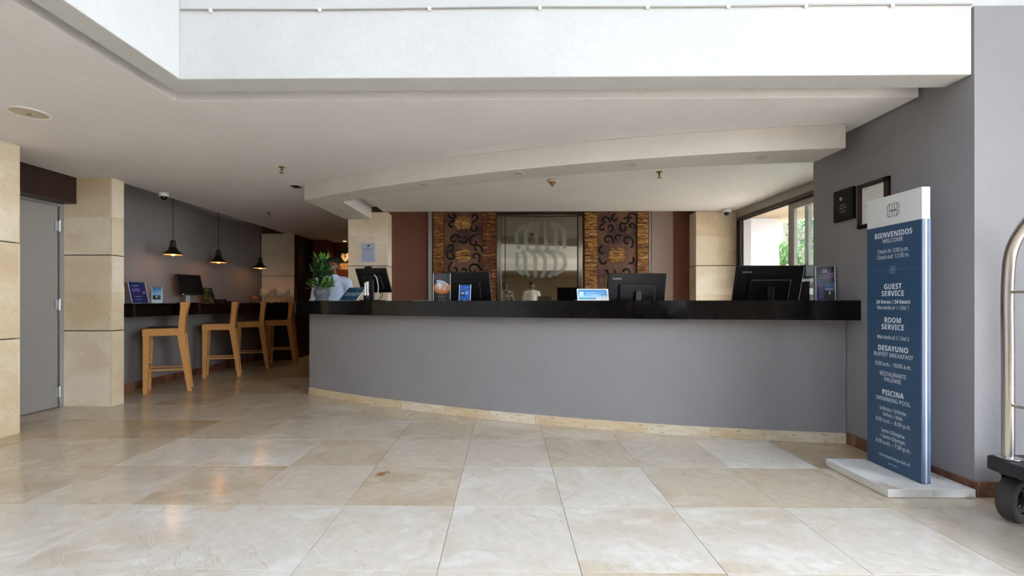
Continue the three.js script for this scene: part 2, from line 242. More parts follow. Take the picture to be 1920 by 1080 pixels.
// the curved dropped band over the counter, with its straight return to the stone pillar
{
  const P = [], C0 = [3.61, 14.257, 10.861], C1 = [3.397, 14.019, 10.256];
  const on = (c, x) => [x, c[1] - Math.sqrt(c[2] ** 2 - (x - c[0]) ** 2)];
  for (let i = 0; i <= 60; i++) P.push(on(C0, -2.3 + (2.56 + 2.3) * i / 60));
  for (let i = 0; i <= 50; i++) P.push(on(C1, 2.56 - (2.56 + 1.886) * i / 50));
  P.push([-1.886, 6.349], [-2.255, 6.349]);
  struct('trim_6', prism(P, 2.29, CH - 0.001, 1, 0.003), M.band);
}

// ───────────────────────── walls ─────────────────────────
// stone cladding: courses of separate slabs on a dark backing; every other joint is an open groove
const COURSES = [[0.0, 0.41], [0.411, 0.811], [0.822, 1.23], [1.231, 1.63], [1.641, 2.05], [2.051, 2.47]];
function clad(parent, axis, at, from, to, out, top = 2.47, splits = [], name = 'stone_slab') {       // axis 'd': face across the depth; axis 'x': face across x
  const edges = [from, ...splits, to];
  for (const [a, b] of COURSES) for (let k = 0; k + 1 < edges.length; k++) {
    if (a > top) continue;
    const y1 = Math.min(b, top), e = 0.0008, s = rr(-0.0008, 0.0008), m = rnd() < 0.5 ? M.stone : M.stone2, t = 0.02;
    const g = axis === 'd' ? rboxD(edges[k] + e, edges[k + 1] - e, a, y1, at - (out < 0 ? t + s : 0), at + (out > 0 ? t + s : 0), 0.0015) : rboxD(at - (out < 0 ? t + s : 0), at + (out > 0 ? t + s : 0), a, y1, edges[k] + e, edges[k + 1] - e, 0.0015);
    mesh(name, g, m, parent);
  }
}
const wl = struct('wall_left', box(-4.6, -4.21, 0, CH, 2.6, 3.84), M.joint); clad(wl, 'x', -4.21, 2.6, 3.85, 1, CH, [3.1]);
clad(wl, 'd', 3.84, -4.6, -4.19, 1);
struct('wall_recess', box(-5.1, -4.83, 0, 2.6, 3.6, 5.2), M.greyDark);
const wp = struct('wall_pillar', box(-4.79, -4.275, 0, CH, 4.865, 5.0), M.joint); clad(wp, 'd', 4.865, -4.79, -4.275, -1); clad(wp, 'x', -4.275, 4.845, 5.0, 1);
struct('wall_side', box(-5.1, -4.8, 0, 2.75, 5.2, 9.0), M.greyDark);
const wf = struct('wall_pier', box(-4.8, -4.18, 0, 2.74, 8.875, 9.05), M.joint); clad(wf, 'd', 8.875, -4.8, -4.16, -1); 
const ww = struct('wall_corridor', box(-4.8, -4.185, 0, 2.74, 9.051, 9.75), M.darkWood);
for (const [a, b] of [[0, 0.8], [0.806, 1.62], [1.626, 2.46]]) mesh('wood_panel', rboxD(-4.186, -4.165, a, b, 9.055, 9.72, 0.002), M.darkWood, ww);
const wc = struct('wall_end', prism([[-4.6, 9.751], [-3.87, 9.751], [-3.87, 10.23], [-2.2, 10.23], [-2.2, 10.45], [-4.6, 10.45]], 0, CH), M.redWood);
for (const [x0, x1] of [[-4.16, -3.88]]) for (const [a, b] of [[0, 1.2], [1.206, 2.46]]) mesh('wood_panel', rboxD(x0, x1, a, b, 9.735, 9.752, 0.002), M.redWood, wc);
for (let k = 0; k < 4; k++) mesh('wood_panel', rboxD(-3.86 + k * 0.4, -3.464 + k * 0.4, 0, 2.46, 10.212, 10.231, 0.002), M.redWood, wc);
struct('wall_passage', box(-2.2, -2.0, 0, CH, 6.78, 10.45), M.mauve);
struct('wall_back', box(-2.0, 3.4, 0, 2.74, 6.58, 6.75), M.mauve);
struct('wall_lit_panel', rboxD(2.10, 2.41, 0, 2.74, 6.562, 6.579, 0.003), M.litBeige);  // lighter panel colour carries the window light on this stretch of wall
const wb1 = struct('wall_back_pillar', box(-2.2, -1.68, 0, 2.74, 6.372, 6.78), M.joint);
clad(wb1, 'd', 6.372, -2.22, -1.66, -1, 2.39); clad(wb1, 'x', -1.68, 6.372, 6.578, 1, 2.39); clad(wb1, 'x', -2.2, 6.372, 6.78, -1, CH);
const wb2 = struct('wall_back_pilaster', box(2.67, 3.4, 0, 2.74, 6.372, 6.579), M.joint);
clad(wb2, 'd', 6.372, 2.65, 3.226, -1, 2.39); clad(wb2, 'x', 2.67, 6.372, 6.579, -1, 2.39);
// thick grey wall on the right: its end face looks at the counter, its front face at the atrium
struct('wall_right', prism([[2.72, 2.665], [8.0, 2.665], [8.0, 2.9], [3.32, 2.9], [3.32, 4.044], [2.72, 4.044]], 0, 2.85, 1, 0.004), M.grey);
struct('wall_outer_left', box(-8.2, -8, 0, FT, -12, 3.2), M.cream); struct('driveway', box(8.21, 40, -0.3, -0.02, -30, 2.64), M.terrace); struct('wall_behind_stone', box(-8.2, -4.6, 0, 2.75, 3.2, 3.55), M.cream); struct('wall_outer_right', box(8, 8.2, 0, 2.75, -12, -6), M.cream);
struct('wall_front', box(-8, 8, 0, 2.75, -12.2, -12), M.taupe);

// skirtings, piece by piece
{
  const bl = struct('baseboard_right', box(2.7185, 2.7195, 0, 0.08, 2.66, 3.6), M.joint);
  for (const [a, b] of [[2.652, 2.93], [2.932, 3.24], [3.242, 3.645]]) mesh('skirting_tile', rboxD(2.705, 2.7195, 0.001, 0.088, a, b, 0.002), rnd() < 0.5 ? M.redStone : M.redStone2, bl);
  const bf = struct('baseboard_front', box(2.71, 6, 0, 0.08, 2.6635, 2.6645), M.joint);
  for (const [a, b] of [[2.7195, 2.86], [2.862, 3.4], [3.402, 4.0], [4.002, 4.6]]) mesh('skirting_tile', rboxD(a, b, 0.001, 0.088, 2.65, 2.6645, 0.002), rnd() < 0.5 ? M.redStone : M.redStone2, bf);
  const bs = struct('baseboard_side', box(-4.7995, -4.7985, 0, 0.08, 5.2, 8.8), M.joint);
  for (let d = 5.2; d < 8.8; d += 0.3) mesh('skirting_tile', rboxD(-4.799, -4.785, 0.001, 0.1, d + 0.001, Math.min(d + 0.299, 8.85), 0.002), rnd() < 0.5 ? M.redStone : M.redStone2, bs);
}
// grey service door in the recess beside the first stone wall
{
  const dr = struct('door_1', rboxD(-4.83, -4.79, 0.01, 2.15, 3.86, 4.79, 0.003), M.doorGrey);
  mesh('door_frame', merge([box(-4.83, -4.775, 0, 2.18, 4.795, 4.84), box(-4.83, -4.785, 2.152, 2.18, 3.86, 4.84)]), M.alu, dr);
  for (const y of [0.17, 1.1, 1.94]) mesh('hinge', merge([cyl(0.011, 0.011, 0.12, -4.772, y, -4.792, 12), box(-4.79, -4.781, y - 0.05, y + 0.05, 4.75, 4.83)]), M.alu, dr);
  struct('trim_7', rboxD(-4.82, -4.635, 2.185, CH, 3.86, 4.84, 0.004), M.darkWood);
}
// window and sliding door beside the staff side
{
  const X = 3.22, w = struct('window_1', merge([box(X - 0.02, X + 0.1, 2.29, 2.394, 4.05, 6.35), box(X, X + 0.1, 0, 2.29, 6.18, 6.35), box(X, X + 0.1, 0, 0.06, 4.05, 6.18)]), M.aluDull);
  mesh('head_track', merge([box(X - 0.035, X + 0.02, 2.25, 2.29, 4.05, 6.3), box(X - 0.01, X + 0.02, 2.235, 2.25, 4.05, 6.3)]), M.bronze, w);
  mesh('jamb', merge([box(X - 0.03, X, 0, 2.25, 6.20, 6.235), box(X - 0.03, X, 0, 2.25, 6.28, 6.315)]), M.bronze, w);
  const sash = (d0, d1, x, st) => {
    const s = mesh('sash', merge([box(x, x + 0.035, 0.06, 2.24, d0, d0 + st), box(x, x + 0.035, 0.06, 2.24, d1 - st, d1), box(x, x + 0.035, 2.17, 2.24, d0 + st, d1 - st), box(x, x + 0.035, 0.06, 0.16, d0 + st, d1 - st)]), M.aluDull, w);
    mesh('pane', box(x + 0.015, x + 0.021, 0.16, 2.17, d0 + st, d1 - st), M.glass, s);
  };
  sash(4.06, 5.21, X + 0.002, 0.1); sash(4.06, 5.0, X + 0.05, 0.06);
  struct('wall_over_window', box(3.22, 3.42, 2.394, 2.75, 4.046, 6.37), M.cream);
}
// outside: terrace, its soffit on a white wall, the garden
struct('terrace_floor', box(3.45, 40, -0.2, -0.03, 2.95, 40), M.terrace);
struct('terrace_ceiling', box(3.45, 5.3, 2.6, 2.85, 2.95, 8.55), M.soffit);
struct('terrace_wall', rboxD(3.9, 4.79, -0.03, 2.6, 8.0, 8.5, 0.01), M.terraceWall);
struct('garden_wall', prism([[6, 17.2], [12, 17.2], [12, 17.6], [6, 17.6]], -0.03, 4.2), M.gardenWall);

// ───────────────────────── reception counter ─────────────────────────
const CX = 4.114, CD = 15.375, onArc = (R, x) => CD - Math.sqrt(R * R - (x - CX) ** 2), ang = (R, x) => Math.asin((x - CX) / R);
{
  const t = thing('reception_counter', 'long curved grey reception counter with black polished tile edge and beige stone skirting', 'counter', [0, 0, 0]);
  mesh('base', arcSolid(CX, CD, 11.58, 11.807, ang(11.807, -2.412), ang(11.807, 2.714), 0, 0.992, 64), M.grey, t);
  const sk = [-2.414, -1.74, -1.1, -0.62, -0.147, 0.27, 0.75, 1.22, 1.708, 2.12, 2.62, 2.716];
  for (let i = 0; i + 1 < sk.length; i++) mesh('skirting_tile', arcSolid(CX, CD, 11.806, 11.822 + rr(-0.001, 0.001), ang(11.822, sk[i]) + 0.00008, ang(11.822, sk[i + 1]) - 0.00008, 0.001, 0.084 + rr(-0.001, 0.001), 10), i < 2 || rnd() < 0.4 ? M.trav2 : M.trav, t);
  const e0 = -7.05, marks = [-1.392, -1.715, -2.14]; for (let s = -2.4445; s > e0 + 0.1; s -= 0.3045) marks.push(s); marks.push(e0);
  for (let i = 0; i + 1 < marks.length; i++) mesh('edge_tile', arcSolid(CX, CD, 11.938, 11.952 + rr(-0.0006, 0.0006), marks[i + 1] / 11.952 + 0.00008, marks[i] / 11.952 - 0.00008, 0.988, 1.1415, 6), [M.granite, M.granite2, M.granite3][i % 7 === 0 ? 1 : Math.floor(rnd() * 3)], t);
  mesh('end_tile', prism([[CX + 11.95 * Math.sin(e0 / 11.952) - 0.012, CD - 11.952 * Math.cos(e0 / 11.952)], [CX + 11.95 * Math.sin(e0 / 11.952), CD - 11.952 * Math.cos(e0 / 11.952)], [CX + 11.5 * Math.sin(e0 / 11.952), CD - 11.5 * Math.cos(e0 / 11.952)], [CX + 11.5 * Math.sin(e0 / 11.952) - 0.012, CD - 11.5 * Math.cos(e0 / 11.952)]], 0.988, 1.1415), M.granite, t);
  mesh('countertop', arcSolid(CX, CD, 11.5, 11.9375, e0 / 11.952, ang(11.9375, 2.716), 0.993, 1.14, 64), M.granite3, t);
  mesh('staff_shelf', arcSolid(CX, CD, 10.95, 11.499, ang(11.499, -1.75), ang(11.499, 3.15), 1.0, 1.03, 48), M.darkWood, t);
  mesh('staff_shelf_front', arcSolid(CX, CD, 11.02, 11.05, ang(11.05, -1.7), ang(11.05, 3.1), 0, 0.999, 40), M.darkWood, t);
}

// ───────────────────────── wall desk, bar chairs, pendants ─────────────────────────
{
  const t = thing('wall_desk', 'black wall-mounted computer desk running along the dark grey wall', 'desk', [0, 0, 0]);
  mesh('desk_top', prism([[-4.797, 5.03], [-4.36, 5.03], [-4.36, 8.48], [-4.06, 8.48], [-4.06, 8.848], [-4.797, 8.848]], 1.075, 1.11, 1, 0.003), M.granite3, t);
  mesh('apron', prism([[-4.36, 5.035], [-4.364, 5.035], [-4.38, 5.035], [-4.38, 8.5], [-4.08, 8.5], [-4.08, 8.84], [-4.062, 8.84], [-4.062, 8.483], [-4.362, 8.483]].filter((_, i) => i !== 0), 0.952, 1.074), M.granite, t);
  mesh('support', box(-4.797, -4.1, 0.002, 0.95, 8.78, 8.84), M.darkWood, t);
}
function makeChair(label) {
  // the chair faces -x; its back is at +x
  const t = thing('bar_chair', label, 'bar chair', [0, 0, 0], 0, 'woven bar chairs along the wall desk');
  const fx = -0.19, bx = 0.155, hz = 0.16;
  mesh('seat', muv(new RoundedBoxGeometry(0.43, 0.095, 0.40, 3, 0.014).translate(-0.02, 0.755, 0)), M.rattan, t);
  mesh('seat_pad', muv(new RoundedBoxGeometry(0.34, 0.014, 0.35, 2, 0.006).translate(-0.03, 0.808, 0)), M.seatDark, t);
  for (const s of [-1, 1]) {
    mesh('leg', bar([fx - 0.015, 0, s * (hz + 0.01)], [fx, 0.72, s * hz], 0.042, 0.042, 0.072, 0.066), M.rattan, t);
    mesh('leg', bar([bx + 0.09, 0, s * (hz + 0.012)], [bx, 0.74, s * hz], 0.044, 0.042, 0.085, 0.066), M.rattan, t);
    mesh('stretcher', muv(new RoundedBoxGeometry(0.40, 0.022, 0.022, 2, 0.005).rotateZ(-0.02).translate(0.02, 0.285, s * (hz + 0.006))), M.rattan, t);
  }
  mesh('stretcher', muv(new RoundedBoxGeometry(0.022, 0.022, 0.32, 2, 0.005).translate(-0.183, 0.33, 0)), M.rattan, t);
  const sh = new THREE.Shape(); sh.moveTo(0.175, 0.79); sh.bezierCurveTo(0.18, 0.9, 0.20, 1.0, 0.196, 1.12); sh.lineTo(0.275, 1.125); sh.bezierCurveTo(0.25, 1.02, 0.238, 0.93, 0.236, 0.76); sh.lineTo(0.175, 0.76);
  const bg = new THREE.ExtrudeGeometry(sh, { depth: 0.39, bevelEnabled: true, bevelSize: 0.006, bevelThickness: 0.006, bevelSegments: 2, curveSegments: 10 }).translate(0, 0, -0.195);
  bg.translate(-0.045, 0, 0); mesh('backrest', muv(bg), M.rattan, t);
  return t;
}
const CHAIR = (k) => ['woven honey-coloured bar chair beside the stone pillar, first at the wall desk', 'woven bar chair below the middle pendant lamp, second at the wall desk', 'woven bar chair half hidden behind the second one at the wall desk', 'bar chair in the shade at the corner of the desk, by the fish sculptures'][k];
const chair = makeChair(CHAIR(0)); chair.position.copy(V(-4.31, 0, 5.72)); chair.rotation.y = 0.56;
copyOf(chair, [-4.35, 0, 6.88], 0.48, CHAIR(1)); copyOf(chair, [-4.33, 0, 7.66], 0.46, CHAIR(2)); copyOf(chair, [-4.08, 0, 8.2], 0.3, CHAIR(3)).position.y = 0;

function makePendant(label) {
  const t = thing('pendant_lamp', label, 'pendant lamp', [0, 0, 0], 0, 'pendant lamps over the wall desk');
  mesh('cord', cyl(0.004, 0.004, 0.80, 0, 0.585, 0, 8), M.blackMatt, t);
  mesh('cap', lathe([[0, 0.19], [0.028, 0.188], [0.03, 0.11], [0.046, 0.105], [0.046, 0.098], [0.03, 0.094]], 28), M.bronze, t);
  mesh('yoke', merge([tube([[-0.042, 0.095, 0], [-0.04, 0.15, 0], [-0.02, 0.19, 0], [0.02, 0.19, 0], [0.04, 0.15, 0], [0.042, 0.095, 0]], 0.004, 20, 6)]), M.bronze, t);
  mesh('shade', lathe([[0.03, 0.1], [0.048, 0.085], [0.054, 0.06], [0.082, 0.036], [0.113, 0.004], [0.116, -0.002], [0.113, -0.004], [0.08, 0.03], [0.05, 0.054], [0.044, 0.08], [0.028, 0.094]], 44), M.iron, t);
  mesh('shade_lining', lathe([[0.111, -0.003], [0.079, 0.0285], [0.049, 0.052]], 40), std({ color: '#d8c8a8', roughness: 0.5, side: THREE.DoubleSide }), t);
  mesh('bulb', new THREE.SphereGeometry(0.03, 20, 14).scale(1, 1.1, 1).translate(0, 0.012, 0), lampGlow('#ffb35a', 1.2), t);
  const l = new THREE.PointLight('#ffb066', 0.075); l.position.set(0, 0.012, 0); l.shadow.radius = 3; l.castShadow = true; t.add(l);
  return t;
}
const pendant = makePendant('dark metal cone pendant lamp above the wall monitor'); pendant.position.copy(V(-4.46, 1.765, 6.02));
copyOf(pendant, [-4.46, 1.745, 6.98], 0, 'dark metal cone pendant lamp, middle one over the wall desk'); copyOf(pendant, [-4.46, 1.745, 8.18], 0, 'dark metal cone pendant lamp close to the far stone pier');

// ───────────────────────── ceiling fittings ─────────────────────────
{
  const spk = thing('ceiling_speaker', 'round off-white ceiling speaker above the stone wall corner', 'ceiling speaker', [-3.372, CH, 3.167]);
  mesh('rim', lathe([[0.118, 0], [0.122, -0.004], [0.114, -0.012], [0.1, -0.006], [0.098, 0]], 44), M.whitePlastic, spk);
  mesh('grille', lathe([[0.1, -0.005], [0.06, -0.01], [0, -0.012]], 36), std({ color: '#ddd2b8', roughness: 0.7, bumpMap: rep(hammered, 6), bumpScale: 0.003, side: THREE.DoubleSide }), spk);
  mesh('badge', cyl(0.012, 0.012, 0.004, 0, -0.013, 0, 16), M.brass, spk);
  const dl = thing('downlight', 'small unlit downlight in the curved band, nearest the stone pillar', 'downlight', [-2.08, 2.29, 5.707], 0, 'downlights in the curved band');
  mesh('rim', lathe([[0.052, -0.0005], [0.054, -0.003], [0.046, -0.006], [0.04, -0.002], [0.038, -0.0005]], 32), M.band, dl); mesh('diffuser', lathe([[0.041, -0.0015], [0.02, -0.003], [0, -0.003]], 28), std({ color: '#b3aca2', roughness: 0.6, side: THREE.DoubleSide }), dl);
  const lab = ['at the corner of the band and its return', 'above the tilted monitor and the poster', 'above the glass panel', 'above the beach picture card', 'closest to the grey wall'];
  [[-1.722, 4.885], [-0.825, 4.472], [0.113, 4.093], [1.072, 3.85], [2.053, 3.664]].forEach(([x, d], i) => copyOf(dl, [x, 2.29, d], 0, 'small unlit downlight in the curved band, ' + lab[i]));
  const sp = thing('sprinkler', 'small brass sprinkler on the ceiling in front of the band corner', 'sprinkler', [-2.227, CH, 4.475], 0, 'ceiling sprinklers');
  mesh('escutcheon', lathe([[0, 0], [0.03, -0.0005], [0.028, -0.006], [0.012, -0.01]], 24), M.brass, sp);
  mesh('body', merge([cyl(0.009, 0.009, 0.03, 0, -0.02, 0, 12), new THREE.TorusGeometry(0.014, 0.003, 8, 20).translate(0, -0.044, 0)]), M.brass, sp);
  mesh('deflector', cyl(0.02, 0.02, 0.003, 0, -0.06, 0, 20), M.brass, sp);
  copyOf(sp, [-3.545, CH, 6.737], 0.4, 'small brass sprinkler on the ceiling towards the dark corridor'); copyOf(sp, [1.491, 2.395, 4.425], 1.0, 'small brass sprinkler on the low ceiling over the staff side');
  const sd = thing('smoke_detector', 'cone-shaped cream smoke detector on the low staff ceiling', 'smoke detector', [0.486, 2.395, 4.722]);
  mesh('base', lathe([[0, 0], [0.055, -0.0005], [0.056, -0.014], [0.05, -0.02], [0, -0.02]], 36), M.ivory, sd); mesh('sensor', lathe([[0.04, -0.02], [0.034, -0.034], [0.016, -0.05], [0.012, -0.062], [0, -0.064]], 30), std({ color: '#8f6e4c', roughness: 0.5 }), sd);
  const cam = thing('dome_camera', 'white dome security camera at the ceiling edge over the wall desk', 'security camera', [-4.19, CH, 5.5], 0.6, 'dome security cameras');
  mesh('mount', lathe([[0, 0], [0.052, -0.0005], [0.054, -0.02], [0.05, -0.05], [0.04, -0.058], [0, -0.058]], 32), M.whitePlastic, cam); mesh('lens_ball', new THREE.SphereGeometry(0.038, 24, 16).translate(0.004, -0.056, 0.012), M.blackGloss, cam);
  copyOf(cam, [3.0, 2.395, 6.2], -0.5, 'white dome security camera in the ceiling corner by the sliding window');
  const dc = thing('corridor_downlight', 'lit recessed downlight at the end of the dark corridor', 'downlight', [-3.55, CH, 9.95]);
  mesh('rim', lathe([[0.05, -0.0005], [0.056, -0.003], [0.05, -0.006], [0.04, -0.003]], 28), M.brass, dc); mesh('lamp', cyl(0.038, 0.038, 0.004, 0, -0.004, 0, 24), lampGlow('#ffd29a', 2.5), dc);
  const sl = new THREE.SpotLight('#ffc487', 1.4, 0, 0.95, 0.6); sl.position.set(0, -0.012, 0); sl.target.position.set(0.05, -2.4, -0.1); sl.shadow.radius = 2; sl.castShadow = true; dc.add(sl, sl.target);
  const vg = thing('ceiling_gap_patch', 'dark patch painted for the shaded ceiling vent slot at the tip of the curved band', 'gap', [-2.43, CH, 5.22]);  // black patch drawn for the shaded recess between the ceilings
  mesh('frame', rbox(0.13, 0.006, 0.16, 0.002, 0, -0.003, 0), M.ceil, vg); mesh('shade_patch', rbox(0.1, 0.004, 0.13, 0.001, 0, -0.006, 0), M.blackMatt, vg);
  const cb = thing('fascia_cable', 'thin cable clipped along the white atrium fascia', 'cable', [0, 2.86, 2.668]);
  mesh('wire', tube([[-1.93, 0.005, 0], [-1, -0.002, 0], [0, 0.003, 0], [1, -0.002, 0], [2, 0.003, 0], [2.71, 0.0, 0]], 0.005, 90, 6), M.aluDull, cb);
  for (const x of [-1.75, -1.1, -0.45, 0.2, 0.83, 1.3, 1.75, 2.25]) mesh('clip', rbox(0.02, 0.022, 0.012, 0.003, x, -0.004, 0.001), M.whitePlastic, cb);
}

// ───────────────────────── logo used on the sign and on the glass ─────────────────────────
// eleven ribs that make a striped globe, upper and lower half, in a unit square
const RIBS = [];
const rib = (x, back, y) => {
  const e = 0.25 - 0.25 * Math.sqrt(Math.max(0, 1 - ((x - 0.5) / 0.5) ** 2)), ex = 0.47 + (x - 0.5) * 0.62;
  return [[x - back, y], [x - back * 0.5, y - 0.025], [x - back * 0.12, y - 0.085], [x, y - 0.17], [x, Math.max(0.19, e + 0.06)], [x + (ex - x) * 0.35, Math.max(0.075, e * 0.6 + 0.03)], [ex, e * 0.35]];
};
[[0.05, 0.0, 0.47], [0.21, 0.08, 0.475], [0.40, 0.09, 0.46], [0.58, 0.38, 0.5], [0.78, 0.40, 0.5], [0.96, 0.38, 0.5]].forEach(([x, back, y]) => {
  RIBS.push(rib(x, back, y), rib(x, Math.min(back, 0.06), 0.475).map(([a, b]) => [1 - a, 1 - b]));
});
function drawLogo(c, x, y, w, h, color, lw) {
  c.strokeStyle = color; c.lineWidth = lw; c.lineCap = 'butt';
  for (const r of RIBS) { const q = new THREE.CatmullRomCurve3(r.map(([a, b]) => new THREE.Vector3(a, b, 0))).getPoints(16); c.beginPath(); q.forEach((p, i) => c[i ? 'lineTo' : 'moveTo'](x + p.x * w, y + (1 - p.y) * h)); c.stroke(); }
}

// ───────────────────────── welcome totem ─────────────────────────
{
  const t = thing('welcome_sign', 'tall navy and white welcome totem with service hours, on a white slab base', 'sign', [2.455, 0, 2.914], -Math.PI / 2);
  // local: +z looks to the lobby (-x in the world), x runs along the panel, towards the viewer at +x
  const W = 0.405, y0 = 0.055, H = 1.757, px = 1150;
  mesh('panel', rbox(W, H, 0.05, 0.002, 0, y0 + H / 2, -0.03), M.signWhite, t);
  const face = canvasMat(Math.round(W * px), Math.round(H * px), (c, w, h) => {
    c.fillStyle = '#dfe1dd'; c.fillRect(0, 0, w, h); const Y = (m) => (y0 + H - m) * px;
    c.fillStyle = '#32506e'; c.fillRect(0, Y(1.622), w, h);
    drawLogo(c, w / 2 - 52, Y(1.76), 112, 104, '#27303f', 4.6);
    c.textAlign = 'center'; c.textBaseline = 'middle';
    const T = (s, y, size, width, bold, col = '#e8ebf0') => { c.fillStyle = col; c.font = (bold ? 'bold ' : '') + Math.round(size * px) + 'px sans-serif'; const k = c.measureText(s).width; c.save(); c.translate(w / 2, Y(y)); c.scale(width * px / k, 1); c.fillText(s, 0, 0); c.restore(); };
    T('BIENVENIDOS', 1.563, 0.047, 0.285, 1); T('WELCOME', 1.523, 0.036, 0.155);
    T('Check in: 3:00 p.m.', 1.458, 0.036, 0.235); T('Check out: 12:00 m.', 1.421, 0.036, 0.245);
    c.strokeStyle = 'rgba(150,170,195,0.55)'; c.lineWidth = 2; c.beginPath(); c.moveTo(30, Y(1.335)); c.lineTo(w / 2 - 32, Y(1.335)); c.moveTo(w / 2 + 32, Y(1.335)); c.lineTo(w - 30, Y(1.335)); c.stroke();
    c.strokeStyle = '#8fa3ba'; c.lineWidth = 4; for (const a of [-1, 1]) for (const b of [-1, 1]) { c.beginPath(); c.ellipse(w / 2 + a * 12, Y(1.335) + b * 13, 11, 12, 0, 0, 7); c.stroke(); }
    T('GUEST', 1.228, 0.046, 0.135, 1); T('SERVICE', 1.183, 0.046, 0.172, 1); T('24 horas / 24 hours', 1.13, 0.034, 0.255, 1); T('Marcando al 1 / Dial 1', 1.093, 0.033, 0.24);
    T('ROOM', 1.012, 0.046, 0.13, 1); T('SERVICE', 0.968, 0.046, 0.172, 1); T('Marcando al 2 / Dial 2', 0.902, 0.033, 0.24);
    T('DESAYUNO', 0.83, 0.047, 0.23, 1); T('BUFFET BREAKFAST', 0.788, 0.036, 0.295); T('8:00 a.m. - 10:00 a.m.', 0.727, 0.036, 0.27);
    T('RESTAURANTE', 0.663, 0.036, 0.20); T('PALENKE', 0.628, 0.036, 0.128);
    T('PISCINA', 0.543, 0.047, 0.163, 1); T('SWIMMING POOL', 0.50, 0.036, 0.26); T('Infinito / Infinite', 0.437, 0.034, 0.20); T('Niños / Kids', 0.40, 0.034, 0.148); T('8:00 a.m. – 8:00 p.m.', 0.36, 0.036, 0.265);
    T('Semi-Olímpica', 0.293, 0.034, 0.175); T('/ Semi-Olympic', 0.256, 0.034, 0.187); T('8:00 a.m. – 7:00 p.m.', 0.216, 0.036, 0.262);
    T('✦  Una experiencia GHL ®', 0.132, 0.027, 0.25); smallPrint(c, w / 2 - 34, Y(0.085), 68, 14, '#9fb0c4');
  }, { roughness: 0.35 });
  mesh('printed_face', new THREE.PlaneGeometry(W - 0.002, H - 0.002).translate(0, y0 + H / 2, -0.0042), face, t);
  mesh('edge_strip', merge([rbox(0.004, 1.567, 0.018, 0.001, W / 2 + 0.001, y0 + 0.7835, -0.0145), rbox(0.004, 1.567, 0.016, 0.001, W / 2 + 0.001, y0 + 0.7835, -0.047)]), M.signBlue, t);
  const slab = mesh('base_slab', merge([muv(rbox(0.51, 0.05, 0.26, 0.004, 0.02, 0.026, 0.124)), muv(rbox(0.51, 0.05, 0.238, 0.004, 0.02, 0.026, -0.128))]), M.baseWhite, t); slab.userData.label = 'white slab with a cracked top';
}

